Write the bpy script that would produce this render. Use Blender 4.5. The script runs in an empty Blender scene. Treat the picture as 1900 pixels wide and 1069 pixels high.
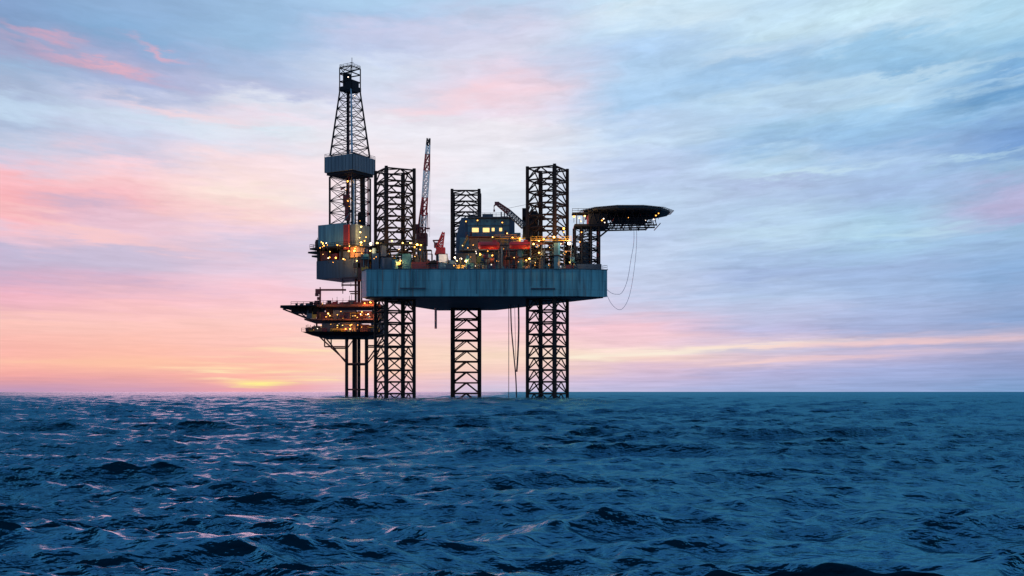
import bpy, math, random
import numpy as np
from mathutils import Vector, Matrix

# ------------------------------------------------------------------ scene, camera, light
sc = bpy.context.scene
C = sc.collection
R = math.radians
F = 2150.0            # focal length in photo pixels (photo 1900 x 1069)
H = 1.9               # eye height above mean sea level
cam = bpy.data.cameras.new("camera"); camo = bpy.data.objects.new("camera", cam); C.objects.link(camo)
cam.sensor_width = 36.0; cam.lens = 36.0 * F / 1900.0
cam.shift_y = (727.0 - 534.5) / 1900.0
cam.clip_start = 0.5; cam.clip_end = 60000.0
camo.location = (0, 0, H); camo.rotation_euler = (R(90), 0, 0)
sc.camera = camo
sc.view_settings.view_transform = 'Standard'; sc.view_settings.look = 'None'
sc.view_settings.exposure = 0.0; sc.view_settings.gamma = 1.0
sc.view_settings.use_curve_mapping = False
sc.cycles.use_denoising = True
sc.cycles.max_bounces = 6
sc.cycles.sample_clamp_indirect = 4.0

SUN_AZ = -12.3        # degrees from +Y towards +X (negative = left)
SUN_EL = 3.0
sun = bpy.data.lights.new("sun", 'SUN'); suno = bpy.data.objects.new("sun", sun); C.objects.link(suno)
sun.energy = 2.2; sun.angle = R(24.0); sun.color = (1.0, 0.13, 0.11)
sd = Vector((math.sin(R(SUN_AZ)) * math.cos(R(SUN_EL)), math.cos(R(SUN_AZ)) * math.cos(R(SUN_EL)), math.sin(R(SUN_EL))))
suno.rotation_euler = sd.to_track_quat('Z', 'Y').to_euler()

def lin(c):
    out = []
    for v in c:
        v /= 255.0
        out.append(v / 12.92 if v <= 0.04045 else ((v + 0.055) / 1.055) ** 2.4)
    return tuple(out)

# ------------------------------------------------------------------ world: dawn sky with streaked cloud
world = bpy.data.worlds.new("World"); sc.world = world; world.use_nodes = True
nt = world.node_tree; N = nt.nodes; L = nt.links; N.clear()

def node(t, **kw):
    n = N.new(t)
    for k, v in kw.items(): setattr(n, k, v)
    return n
def setin(sock, v):
    if hasattr(v, 'is_output') or isinstance(v, bpy.types.NodeSocket): L.new(v, sock)
    else: sock.default_value = v
def m(op, a, b=0.0, c=0.0, clamp=False):
    n = node('ShaderNodeMath', operation=op, use_clamp=clamp)
    setin(n.inputs[0], a); setin(n.inputs[1], b); setin(n.inputs[2], c)
    return n.outputs[0]
def mixc(f, a, b, bt='MIX'):
    n = node('ShaderNodeMix', data_type='RGBA', blend_type=bt)
    setin(n.inputs[0], f)
    for s, v in ((n.inputs[6], a), (n.inputs[7], b)):
        if isinstance(v, tuple): s.default_value = (*v[:3], 1)
        else: L.new(v, s)
    return n.outputs[2]
def sstep(x, e0, e1):
    n = node('ShaderNodeMapRange', interpolation_type='SMOOTHSTEP')
    setin(n.inputs[0], x); n.inputs[1].default_value = e0; n.inputs[2].default_value = e1
    return n.outputs[0]
def noise(vec, scale, detail=4, rough=0.55, dist=0.0):
    n = node('ShaderNodeTexNoise'); L.new(vec, n.inputs['Vector'])
    n.inputs['Scale'].default_value = scale; n.inputs['Detail'].default_value = detail
    n.inputs['Roughness'].default_value = rough; n.inputs['Distortion'].default_value = dist
    return n
def comb(x, y, z=0.0):
    n = node('ShaderNodeCombineXYZ'); setin(n.inputs[0], x); setin(n.inputs[1], y); setin(n.inputs[2], z)
    return n.outputs[0]

tc = node('ShaderNodeTexCoord')
sx = node('ShaderNodeSeparateXYZ'); L.new(tc.outputs['Generated'], sx.inputs[0])
dx, dy, dz = sx.outputs
az = m('ARCTAN2', dx, dy)                                            # azimuth from +Y
hd = m('SQRT', m('ADD', m('MULTIPLY', dx, dx), m('MULTIPLY', dy, dy)))
el = m('DIVIDE', dz, m('MAXIMUM', hd, 1e-4))                         # tan(elevation)

AZ0 = math.atan((700 - 950) / F); KB = 0.73
def px_az(px): return math.atan((px - 950.0) / F)
def px_el(px, py):
    a = (px - 950.0) / F
    return ((727.0 - py) / F) / math.sqrt(1 + a * a)
def s_of(px, py): return px_el(px, py) / (1 + KB * (px_az(px) - AZ0) ** 2)

# streak coordinate: bands of cloud bend upward away from the middle
da = m('MINIMUM', m('ABSOLUTE', m('SUBTRACT', az, AZ0)), 0.9)
s_raw = m('DIVIDE', el, m('ADD', m('MULTIPLY', m('MULTIPLY', da, da), KB), 1.0))
# noise domain: stretched along the streaks, compressed towards the horizon like a real cloud sheet
sq = m('LOGARITHM', m('ADD', m('MAXIMUM', s_raw, 0.0), 0.06), 2.718281828)
cv = comb(m('MULTIPLY', az, 6.0), m('MULTIPLY', sq, 7.0))
w1 = noise(cv, 0.9, 3, 0.5)
w1s = node('ShaderNodeSeparateColor'); L.new(w1.outputs['Color'], w1s.inputs[0])
w2 = noise(comb(m('MULTIPLY', az, 15.0), m('MULTIPLY', sq, 19.0), 3.1), 1.3, 5, 0.62)
w2s = node('ShaderNodeSeparateColor'); L.new(w2.outputs['Color'], w2s.inputs[0])
low = sstep(s_raw, 0.0, 0.16)
wa = m('ADD', m('MULTIPLY', m('SUBTRACT', w1s.outputs[0], 0.5), 0.10), m('MULTIPLY', m('SUBTRACT', w2s.outputs[0], 0.5), 0.05))
az_w = m('ADD', az, wa)
ws = m('ADD', m('MULTIPLY', m('SUBTRACT', w1s.outputs[1], 0.5), 0.030), m('MULTIPLY', m('SUBTRACT', w2s.outputs[1], 0.5), 0.040))
s_w = m('ADD', s_raw, m('MULTIPLY', ws, m('ADD', m('MULTIPLY', low, 0.85), 0.15)))

COLS = {
 0: [(0,125,160,208),(60,120,158,205),(95,160,168,208),(120,150,182,220),(160,168,186,220),(190,185,210,238),(215,190,215,242),(240,175,195,228),(270,195,205,232),(300,225,205,228),(330,255,185,195),(370,255,172,180),(400,255,180,190),(430,235,195,215),(460,195,185,218),(490,200,180,212),(520,220,175,205),(545,245,178,198),(570,240,178,192),(592,255,195,186),(620,255,185,175),(650,255,178,168),(680,255,176,160),(697,248,162,158),(707,220,152,168),(722,192,150,190)],
 230: [(0,135,175,220),(60,125,172,218),(100,150,170,215),(130,172,178,218),(160,165,180,222),(190,198,208,238),(220,205,222,245),(250,200,210,238),(280,215,210,235),(310,252,210,222),(340,255,202,208),(370,250,185,195),(400,235,190,210),(430,240,200,218),(460,205,192,222),(490,200,188,218),(520,215,180,210),(560,250,188,200),(600,255,195,188),(650,255,185,168),(680,255,180,158),(702,235,160,162),(722,205,152,185)],
 470: [(0,150,190,230),(60,148,190,230),(100,160,188,228),(150,175,192,228),(172,185,195,230),(192,222,228,245),(215,240,225,240),(240,222,236,250),(270,228,228,245),(300,252,225,232),(330,255,226,226),(360,255,232,222),(400,255,214,214),(430,240,208,225),(460,215,203,230),(500,235,203,225),(540,250,198,214),(600,255,200,196),(650,255,190,178),(680,255,182,164),(705,252,170,158),(722,236,156,172)],
 700: [(0,170,210,245),(30,165,200,238),(60,198,205,238),(90,190,205,240),(120,213,226,248),(160,213,222,245),(200,228,226,245),(230,238,238,250),(300,250,235,242),(350,245,233,245),(450,232,222,240),(550,240,213,230),(600,252,213,220),(650,252,213,195),(690,253,203,183),(715,235,190,205)],
 940: [(0,185,215,245),(30,195,210,240),(60,212,214,240),(100,216,219,242),(140,232,216,236),(170,243,214,228),(200,240,224,240),(230,243,238,248),(300,238,239,250),(350,233,239,250),(400,224,234,248),(450,223,230,246),(500,223,223,243),(550,230,216,236),(580,246,208,224),(620,252,206,213),(660,252,220,198),(690,248,206,198),(708,225,198,220),(722,205,196,226)],
 1180: [(0,200,232,250),(20,212,234,248),(60,190,222,248),(100,170,207,245),(150,175,213,248),(200,165,206,245),(230,184,210,242),(260,200,224,248),(300,188,209,242),(340,184,204,240),(400,188,213,242),(440,184,204,238),(470,194,213,243),(540,193,206,238),(580,214,204,232),(610,248,199,214),(640,248,206,214),(653,253,226,212),(666,248,210,200),(680,225,192,214),(708,200,187,225),(722,190,187,228)],
 1420: [(0,195,230,252),(20,190,225,250),(60,198,230,248),(100,165,205,240),(130,148,194,235),(155,165,205,240),(180,185,218,245),(210,175,210,242),(250,155,200,235),(280,148,193,235),(310,180,215,242),(325,186,218,245),(350,172,193,232),(400,178,208,240),(430,186,218,242),(470,168,198,235),(510,158,183,228),(545,178,202,238),(590,188,195,232),(615,190,188,228),(637,222,200,220),(652,200,195,225),(666,225,198,215),(692,178,177,222),(722,163,177,225)],
 1660: [(0,200,235,250),(50,198,230,250),(80,150,200,235),(130,133,188,230),(150,175,212,240),(180,182,218,243),(200,165,208,240),(240,145,194,235),(270,138,184,230),(290,158,194,235),(320,163,198,238),(350,158,188,232),(400,158,198,232),(430,170,213,240),(460,158,198,235),(500,153,183,228),(540,158,188,232),(580,163,183,228),(612,163,177,222),(630,210,190,215),(645,178,178,220),(665,190,182,220),(684,158,172,222),(722,143,167,218)],
 1900: [(0,175,220,245),(60,165,213,242),(100,120,180,225),(120,112,170,220),(135,155,200,236),(165,90,156,212),(180,105,165,215),(200,138,188,232),(250,105,155,215),(270,100,150,210),(300,148,188,225),(330,158,180,222),(370,185,180,222),(410,163,178,225),(430,150,192,230),(460,145,184,228),(500,130,173,222),(560,143,173,220),(590,130,164,215),(625,205,188,212),(642,163,168,212),(682,138,158,210),(722,118,158,210)],
}
SMAX = 0.36
fac = m('DIVIDE', s_w, SMAX, clamp=True)
prev = None; prev_px = None
for px in sorted(COLS):
    st = sorted([(max(0.0, s_of(px, y) / SMAX), lin((r, g, b))) for (y, r, g, b) in COLS[px]])
    n = node('ShaderNodeValToRGB'); L.new(fac, n.inputs[0])
    cr = n.color_ramp
    while len(cr.elements) < len(st): cr.elements.new(0.5)
    for e_, (p, c) in zip(cr.elements, st):
        e_.position = p
    for e_, (p, c) in zip(cr.elements, st):
        e_.color = (*c, 1)
    if prev is None: prev = n.outputs[0]
    else: prev = mixc(sstep(az_w, px_az(prev_px), px_az(px)), prev, n.outputs[0])
    prev_px = px
col = prev
# fine cloud texture
t1 = noise(comb(m('MULTIPLY', az_w, 17.0), m('MULTIPLY', m('ADD', sq, ws), 27.0), 7.7), 1.0, 7, 0.62)
t2 = noise(comb(m('MULTIPLY', az_w, 46.0), m('MULTIPLY', sq, 60.0), 1.7), 1.0, 6, 0.6)
tx = m('ADD', m('MULTIPLY', m('SUBTRACT', t1.outputs[0], 0.5), 0.44), m('MULTIPLY', m('SUBTRACT', t2.outputs[0], 0.5), 0.24))
t3 = noise(comb(m('MULTIPLY', az_w, 34.0), m('MULTIPLY', m('ADD', sq, m('MULTIPLY', ws, 1.5)), 30.0), 4.4), 1.0, 6, 0.62, 0.3)
tx = m('ADD', tx, m('MULTIPLY', m('MULTIPLY', m('SUBTRACT', t3.outputs[0], 0.5), 0.26), sstep(s_raw, 0.03, 0.14)))
txs = m('ADD', 1.0, m('MULTIPLY', tx, m('ADD', 0.55, m('MULTIPLY', sstep(az, -0.15, 0.25), 0.55))))
n = node('ShaderNodeVectorMath', operation='SCALE'); L.new(col, n.inputs[0]); L.new(txs, n.inputs['Scale']); col = n.outputs[0]

# individual lit wisps: soft elongated patches (px, py, half length, half height, slope, colour, amount)
WISPS = [
 (75, 66, 55, 8, 0.22, (240,170,190), .5), (140, 110, 130, 7, 0.17, (245,165,185), .3), (205, 128, 70, 6, 0.12, (250,175,188), .5),
 (298, 92, 36, 6, 0.34, (240,175,195), .55), (300, 212, 90, 8, 0.22, (253,218,226), .6), (390, 226, 90, 7, 0.03, (255,220,226), .55),
 (890, 172, 90, 20, -0.32, (255,208,217), .45), (790, 205, 80, 12, -0.12, (255,218,226), .6),
 (140, 380, 60, 14, 0.05, (205,180,210), .8), (230, 448, 150, 9, 0.10, (255,200,205), .65), (110, 415, 100, 9, 0.25, (255,200,200), .65),
 (480, 712, 40, 5, 0.0, (255,250,130), 1.0), (478, 708, 70, 3.5, 0.0, (255,218,155), .7), (470, 676, 110, 3, 0.02, (255,224,180), .5), (420, 684, 70, 3, 0.0, (255,232,175), .6),
 (560, 650, 90, 4, 0.0, (255,228,180), .7), (590, 706, 40, 3, 0.0, (255,230,170), .7), (395, 690, 55, 2.2, 0.02, (255,236,180), .7), (525, 690, 65, 2.4, -0.01, (255,232,176), .6), (560, 700, 60, 2, 0.0, (255,230,176), .5), (415, 703, 50, 2, 0.01, (255,236,180), .6), (345, 681, 60, 2, 0.02, (255,228,182), .5), (440, 662, 80, 2.2, 0.0, (255,214,180), .5), (620, 632, 70, 3, 0.0, (255,222,186), .5), (90, 672, 120, 4, 0.0, (255,196,160), .5),
 (240, 672, 120, 10, 0.0, (255,195,160), .5),
 (1100, 663, 60, 6, 0.0, (255,240,215), .95), (1300, 648, 190, 4.5, -0.055, (255,243,222), .95), (1460, 640, 180, 4, -0.03, (255,214,206), .6), (1700, 634, 190, 4, -0.03, (252,205,203), .6),
 (1400, 672, 110, 4, -0.05, (253,212,206), .65), (1560, 663, 110, 4, -0.03, (248,205,208), .6), (1720, 650, 110, 4, 0.0, (240,205,214), .5),
 (1640, 148, 210, 6, -0.085, (190,224,246), .7), (1500, 318, 120, 7, -0.06, (196,228,246), .8), (1810, 288, 70, 5, -0.12, (178,216,240), .75),
 (1700, 430, 120, 8, -0.04, (185,222,242), .65), (1600, 345, 130, 8, -0.15, (160,190,232), .5), (1300, 30, 90, 20, -0.05, (222,242,252), .6), (1880, 375, 60, 28, -0.1, (190,182,222), .3),
 (1370, 100, 80, 10, -0.15, (205,228,246), .6), (1860, 168, 90, 8, -0.1, (92,158,214), .6),
]
wx = m('MULTIPLY', m('ADD', m('MULTIPLY', m('SUBTRACT', w2s.outputs[2], 0.5), 0.06), m('MULTIPLY', m('SUBTRACT', t2.outputs[0], 0.5), 0.03)), 1.0)
azw2 = m('ADD', az, wx)
elw2 = m('ADD', el, m('MULTIPLY', m('SUBTRACT', w2s.outputs[1], 0.5), m('ADD', 0.006, m('MULTIPLY', low, 0.030))))
for (px, py, hl, hh, sl, c, amt) in WISPS:
    a0 = px_az(px); e0 = px_el(px, py)
    u = m('SUBTRACT', azw2, a0)
    v = m('ADD', m('SUBTRACT', elw2, e0), m('MULTIPLY', u, sl))
    uu = m('MULTIPLY', u, F / hl); vv = m('MULTIPLY', v, F / hh)
    g = m('POWER', 2.718, m('MULTIPLY', m('ADD', m('MULTIPLY', uu, uu), m('MULTIPLY', vv, vv)), -0.9))
    g = m('MULTIPLY', g, m('MULTIPLY', m('ADD', 0.35, m('MULTIPLY', t1.outputs[0], 1.3)), amt), clamp=True)
    col = mixc(g, col, lin(c))

# high sky and the sky behind the viewer (light the hull and the wave faces)
high = mixc(sstep(el, 0.5, 1.6), lin((120,165,212)), lin((75,120,178)))
col = mixc(sstep(el, 0.30, 0.62), col, high)
back = mixc(sstep(el, 0.0, 0.6), lin((150,192,226)), lin((120,172,216)))
col = mixc(sstep(m('ABSOLUTE', az), 0.75, 1.7), col, back)
col = mixc(sstep(el, -0.002, -0.02), col, lin((10,40,66)))
hsv = node('ShaderNodeHueSaturation'); hsv.inputs['Saturation'].default_value = 0.90; hsv.inputs['Value'].default_value = 0.94; L.new(col, hsv.inputs['Color']); col = hsv.outputs[0]
bg = node('ShaderNodeBackground'); L.new(col, bg.inputs[0]); bg.inputs[1].default_value = 1.0
sky = node('ShaderNodeTexSky', sky_type='NISHITA'); sky.sun_disc = False
sky.sun_elevation = R(SUN_EL); sky.sun_rotation = R(SUN_AZ)
bg2 = node('ShaderNodeBackground'); L.new(sky.outputs[0], bg2.inputs[0]); bg2.inputs[1].default_value = 0.001
add = node('ShaderNodeAddShader'); L.new(bg.outputs[0], add.inputs[0]); L.new(bg2.outputs[0], add.inputs[1])
out = node('ShaderNodeOutputWorld'); L.new(add.outputs[0], out.inputs[0])

# ------------------------------------------------------------------ materials
def mat(name, color, rough=0.6, metal=0.0, var=0.25, scale=0.6, color2=None, streak=False, emit=None, es=0.0, spec=None):
    mt = bpy.data.materials.new(name); mt.use_nodes = True
    t = mt.node_tree; b = t.nodes['Principled BSDF']
    b.inputs['Roughness'].default_value = rough; b.inputs['Metallic'].default_value = metal
    if spec is not None: b.inputs['Specular IOR Level'].default_value = spec
    co = t.nodes.new('ShaderNodeTexCoord'); mp = t.nodes.new('ShaderNodeMapping')
    t.links.new(co.outputs['Object'], mp.inputs[0])
    if streak: mp.inputs['Scale'].default_value = (1, 1, 0.07)
    nz = t.nodes.new('ShaderNodeTexNoise'); t.links.new(mp.outputs[0], nz.inputs['Vector'])
    nz.inputs['Scale'].default_value = scale; nz.inputs['Detail'].default_value = 6
    mr = t.nodes.new('ShaderNodeMapRange'); mr.inputs[1].default_value = 0.35; mr.inputs[2].default_value = 0.65
    t.links.new(nz.outputs[0], mr.inputs[0])
    mx = t.nodes.new('ShaderNodeMix'); mx.data_type = 'RGBA'
    t.links.new(mr.outputs[0], mx.inputs[0])
    c2 = color2 or tuple(v * (1 - var) for v in color)
    mx.inputs[6].default_value = (*color, 1); mx.inputs[7].default_value = (*c2, 1)
    t.links.new(mx.outputs[2], b.inputs['Base Color'])
    if emit:
        b.inputs['Emission Color'].default_value = (*emit, 1); b.inputs['Emission Strength'].default_value = es
    return mt
M = {}
M['steel'] = mat('dark_steel', (0.007, 0.009, 0.017), 0.75, spec=.2)
M['leg'] = mat('leg_steel', (0.030, 0.019, 0.019), 0.75, spec=.15)
M['grey'] = mat('grey_blue_paint', (0.07, 0.15, 0.22), 0.55, color2=(0.04, 0.09, 0.14), streak=True, scale=1.4)
M['slate'] = mat('slate_paint', (0.035, 0.06, 0.10), 0.6, color2=(0.02, 0.03, 0.05), streak=True)
M['navy'] = mat('navy_paint', (0.012, 0.045, 0.11), 0.5)
M['teal'] = mat('teal_paint', (0.02, 0.12, 0.19), 0.5, color2=(0.012, 0.07, 0.11))
M['red'] = mat('red_paint', (0.42, 0.012, 0.018), 0.45)
M['dred'] = mat('dark_red_paint', (0.10, 0.008, 0.018), 0.55)
M['white'] = mat('white_paint', (0.78, 0.78, 0.80), 0.5, var=0.15)
M['yellow'] = mat('yellow_paint', (0.40, 0.22, 0.02), 0.5)
M['rust'] = mat('rusty_steel', (0.19, 0.045, 0.035), 0.8, color2=(0.05, 0.018, 0.02))
M['brown'] = mat('ochre_cladding', (0.20, 0.11, 0.07), 0.7)
M['cable'] = mat('cable_rubber', (0.05, 0.045, 0.07), 0.6)
M['hose'] = mat('pale_hose', (0.30, 0.32, 0.42), 0.6)
M['palepipe'] = mat('pale_blue_steel', (0.22, 0.34, 0.46), 0.5)
M['pinkpipe'] = mat('faded_red_pipe', (0.55, 0.30, 0.33), 0.7)
M['bulb_o'] = mat('orange_lamp_glass', (0.8, 0.5, 0.2), 0.4, emit=(1.0, 0.40, 0.06), es=3.4)
M['bulb_y'] = mat('yellow_lamp_glass', (0.8, 0.7, 0.4), 0.4, emit=(1.0, 0.56, 0.14), es=4)
M['bulb_w'] = mat('white_lamp_glass', (0.8, 0.8, 0.8), 0.4, emit=(1.0, 0.80, 0.62), es=3)
M['lit'] = mat('lit_window_glass', (0.8, 0.7, 0.4), 0.3, emit=(1.0, 0.58, 0.18), es=1.4)

def hull_material():
    mt = bpy.data.materials.new('weathered_hull_paint'); mt.use_nodes = True
    t = mt.node_tree; nn = t.nodes; b = nn['Principled BSDF']; b.inputs['Roughness'].default_value = 0.5
    co = nn.new('ShaderNodeTexCoord')
    def nz(sc_, s, d=5, r=0.6):
        mp = nn.new('ShaderNodeMapping'); mp.inputs['Scale'].default_value = sc_
        t.links.new(co.outputs['Object'], mp.inputs[0])
        n_ = nn.new('ShaderNodeTexNoise'); n_.inputs['Scale'].default_value = s; n_.inputs['Detail'].default_value = d
        n_.inputs['Roughness'].default_value = r
        t.links.new(mp.outputs[0], n_.inputs['Vector']); return n_.outputs[0]
    def rng(x, a, b_):
        r_ = nn.new('ShaderNodeMapRange'); r_.inputs[1].default_value = a; r_.inputs[2].default_value = b_
        t.links.new(x, r_.inputs[0]); return r_.outputs[0]
    def mx(f, a, c):
        x = nn.new('ShaderNodeMix'); x.data_type = 'RGBA'; t.links.new(f, x.inputs[0])
        for s_, v in ((x.inputs[6], a), (x.inputs[7], c)):
            if isinstance(v, tuple): s_.default_value = (*v, 1)
            else: t.links.new(v, s_)
        return x.outputs[2]
    c = mx(rng(nz((1, 1, .12), .35), .38, .62), (0.095, 0.30, 0.37), (0.065, 0.235, 0.30))
    c = mx(rng(nz((1, 1, .05), 1.1), .47, .66), c, (0.035, 0.12, 0.16))
    c = mx(rng(nz((1, 1, .04), .8, 6, .7), .55, .70), c, (0.14, 0.085, 0.07))
    c = mx(rng(nz((1, 1, .3), .25, 3), .62, .8), c, (0.15, 0.35, 0.41))
    t.links.new(c, b.inputs['Base Color'])
    sp = nn.new('ShaderNodeSeparateXYZ'); t.links.new(co.outputs['Object'], sp.inputs[0])
    cb_ = nn.new('ShaderNodeCombineXYZ'); t.links.new(sp.outputs[0], cb_.inputs[0]); t.links.new(sp.outputs[2], cb_.inputs[1])
    br = nn.new('ShaderNodeTexBrick'); t.links.new(cb_.outputs[0], br.inputs['Vector'])
    br.inputs['Scale'].default_value = 1; br.inputs['Brick Width'].default_value = 5.5; br.inputs['Row Height'].default_value = 2.53; br.inputs['Mortar Size'].default_value = .06; br.inputs['Mortar Smooth'].default_value = .6
    br.inputs['Color1'].default_value = (.9, .9, .9, 1); br.inputs['Color2'].default_value = (1, 1, 1, 1); br.inputs['Mortar'].default_value = (.62, .62, .62, 1)
    mm_ = nn.new('ShaderNodeMix'); mm_.data_type = 'RGBA'; mm_.blend_type = 'MULTIPLY'; mm_.inputs[0].default_value = 1
    t.links.new(c, mm_.inputs[6]); t.links.new(br.outputs['Color'], mm_.inputs[7]); t.links.new(mm_.outputs[2], b.inputs['Base Color'])
    # bump: plating
    bw = nn.new('ShaderNodeBump'); bw.inputs['Strength'].default_value = 0.15; bw.inputs['Distance'].default_value = 0.1
    t.links.new(nz((1, 1, 1), .5, 3), bw.inputs['Height']); t.links.new(bw.outputs[0], b.inputs['Normal'])
    return mt
M['hull'] = hull_material()

# ------------------------------------------------------------------ mesh helpers
class MB:
    def __init__(self): self.v = []; self.f = []; self.mi = []; self.cur = 0
    def _add(self, vs, fs):
        o = len(self.v); self.v += [tuple(p) for p in vs]
        self.f += [tuple(i + o for i in f_) for f_ in fs]; self.mi += [self.cur] * len(fs)
    def tube(self, p, q, r, n=6, r2=None, cap=True):
        p = Vector(p); q = Vector(q); d = q - p
        if d.length < 1e-6: return self
        d.normalize(); a = d.orthogonal().normalized(); b = d.cross(a); r2 = r if r2 is None else r2
        vs = []
        for (c, rr) in ((p, r), (q, r2)):
            for i in range(n):
                t = 2 * math.pi * i / n
                vs.append(c + a * math.cos(t) * rr + b * math.sin(t) * rr)
        fs = [(i, (i + 1) % n, n + (i + 1) % n, n + i) for i in range(n)]
        if cap: fs += [tuple(range(n - 1, -1, -1)), tuple(range(n, 2 * n))]
        self._add(vs, fs); return self
    def path(self, pts, r, n=6):
        pts = [Vector(p) for p in pts]; vs = []; k = len(pts)
        a = None
        for i, p in enumerate(pts):
            d = (pts[min(i + 1, k - 1)] - pts[max(i - 1, 0)]).normalized()
            a = d.orthogonal().normalized() if a is None else (a - d * a.dot(d)).normalized()
            b = d.cross(a)
            for j in range(n):
                t = 2 * math.pi * j / n; vs.append(p + a * math.cos(t) * r + b * math.sin(t) * r)
        fs = []
        for i in range(k - 1):
            for j in range(n):
                fs.append((i * n + j, i * n + (j + 1) % n, (i + 1) * n + (j + 1) % n, (i + 1) * n + j))
        fs += [tuple(range(n - 1, -1, -1)), tuple(range((k - 1) * n, k * n))]
        self._add(vs, fs); return self
    def box(self, c, s, rz=0.0):
        c = Vector(c); m_ = Matrix.Rotation(rz, 3, 'Z'); vs = []
        for z in (-.5, .5):
            for (x, y) in ((-.5, -.5), (.5, -.5), (.5, .5), (-.5, .5)):
                vs.append(c + m_ @ Vector((x * s[0], y * s[1], z * s[2])))
        self._add(vs, [(3, 2, 1, 0), (4, 5, 6, 7), (0, 1, 5, 4), (1, 2, 6, 5), (2, 3, 7, 6), (3, 0, 4, 7)]); return self
    def prism(self, poly, z0, z1, poly2=None):
        n = len(poly); p2 = poly2 or poly
        vs = [(x, y, z0) for x, y in poly] + [(x, y, z1) for x, y in p2]
        self._add(vs, [tuple(range(n - 1, -1, -1)), tuple(range(n, 2 * n))] + [(i, (i + 1) % n, n + (i + 1) % n, n + i) for i in range(n)]); return self
    def ball(self, c, r, n=8, sq=(1, 1, 1)):
        c = Vector(c); vs = []; k = n // 2
        for i in range(1, k):
            ph = math.pi * i / k
            for j in range(n):
                t = 2 * math.pi * j / n
                vs.append(c + Vector((math.sin(ph) * math.cos(t) * r * sq[0], math.sin(ph) * math.sin(t) * r * sq[1], math.cos(ph) * r * sq[2])))
        top = len(vs); vs += [c + Vector((0, 0, r * sq[2])), c - Vector((0, 0, r * sq[2]))]
        fs = [((i) * n + j, (i + 1) * n + j, (i + 1) * n + (j + 1) % n, i * n + (j + 1) % n) for i in range(k - 2) for j in range(n)]
        fs += [(top, j, (j + 1) % n) for j in range(n)] + [(top + 1, (k - 2) * n + (j + 1) % n, (k - 2) * n + j) for j in range(n)]
        self._add(vs, fs); return self
    def build(self, name, mats, parent=None, smooth=False):
        if not isinstance(mats, (list, tuple)): mats = [mats]
        me = bpy.data.meshes.new(name)
        off = Vector((0, 0, 0))
        P = parent
        while P is not None: off += P.location; P = P.parent
        # mesh origin at the parent's origin; vertices given in world space
        me.from_pydata([(x - off.x, y - off.y, z - off.z) for x, y, z in self.v], [], self.f); me.update()
        for mm in mats: me.materials.append(mm if not isinstance(mm, str) else M[mm])
        me.polygons.foreach_set('material_index', self.mi)
        if smooth: me.polygons.foreach_set('use_smooth', [True] * len(me.polygons))
        o = bpy.data.objects.new(name, me); C.objects.link(o)
        if parent: o.parent = parent
        return o

def thing(name, label, cat, loc=(0, 0, 0), group=None):
    o = bpy.data.objects.new(name, None); C.objects.link(o); o.location = loc
    o['label'] = label; o['category'] = cat
    if group: o['group'] = group
    return o
def tag(o, label, cat, group=None):
    o['label'] = label; o['category'] = cat
    if group: o['group'] = group
    return o
def W(px, py, Y):                       # a point of the place, from where it is seen and how far it stands
    return Vector(((px - 950) / F * Y, Y, H + (727 - py) / F * Y))
def lerp(a, b, t): return a + (b - a) * t

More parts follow.
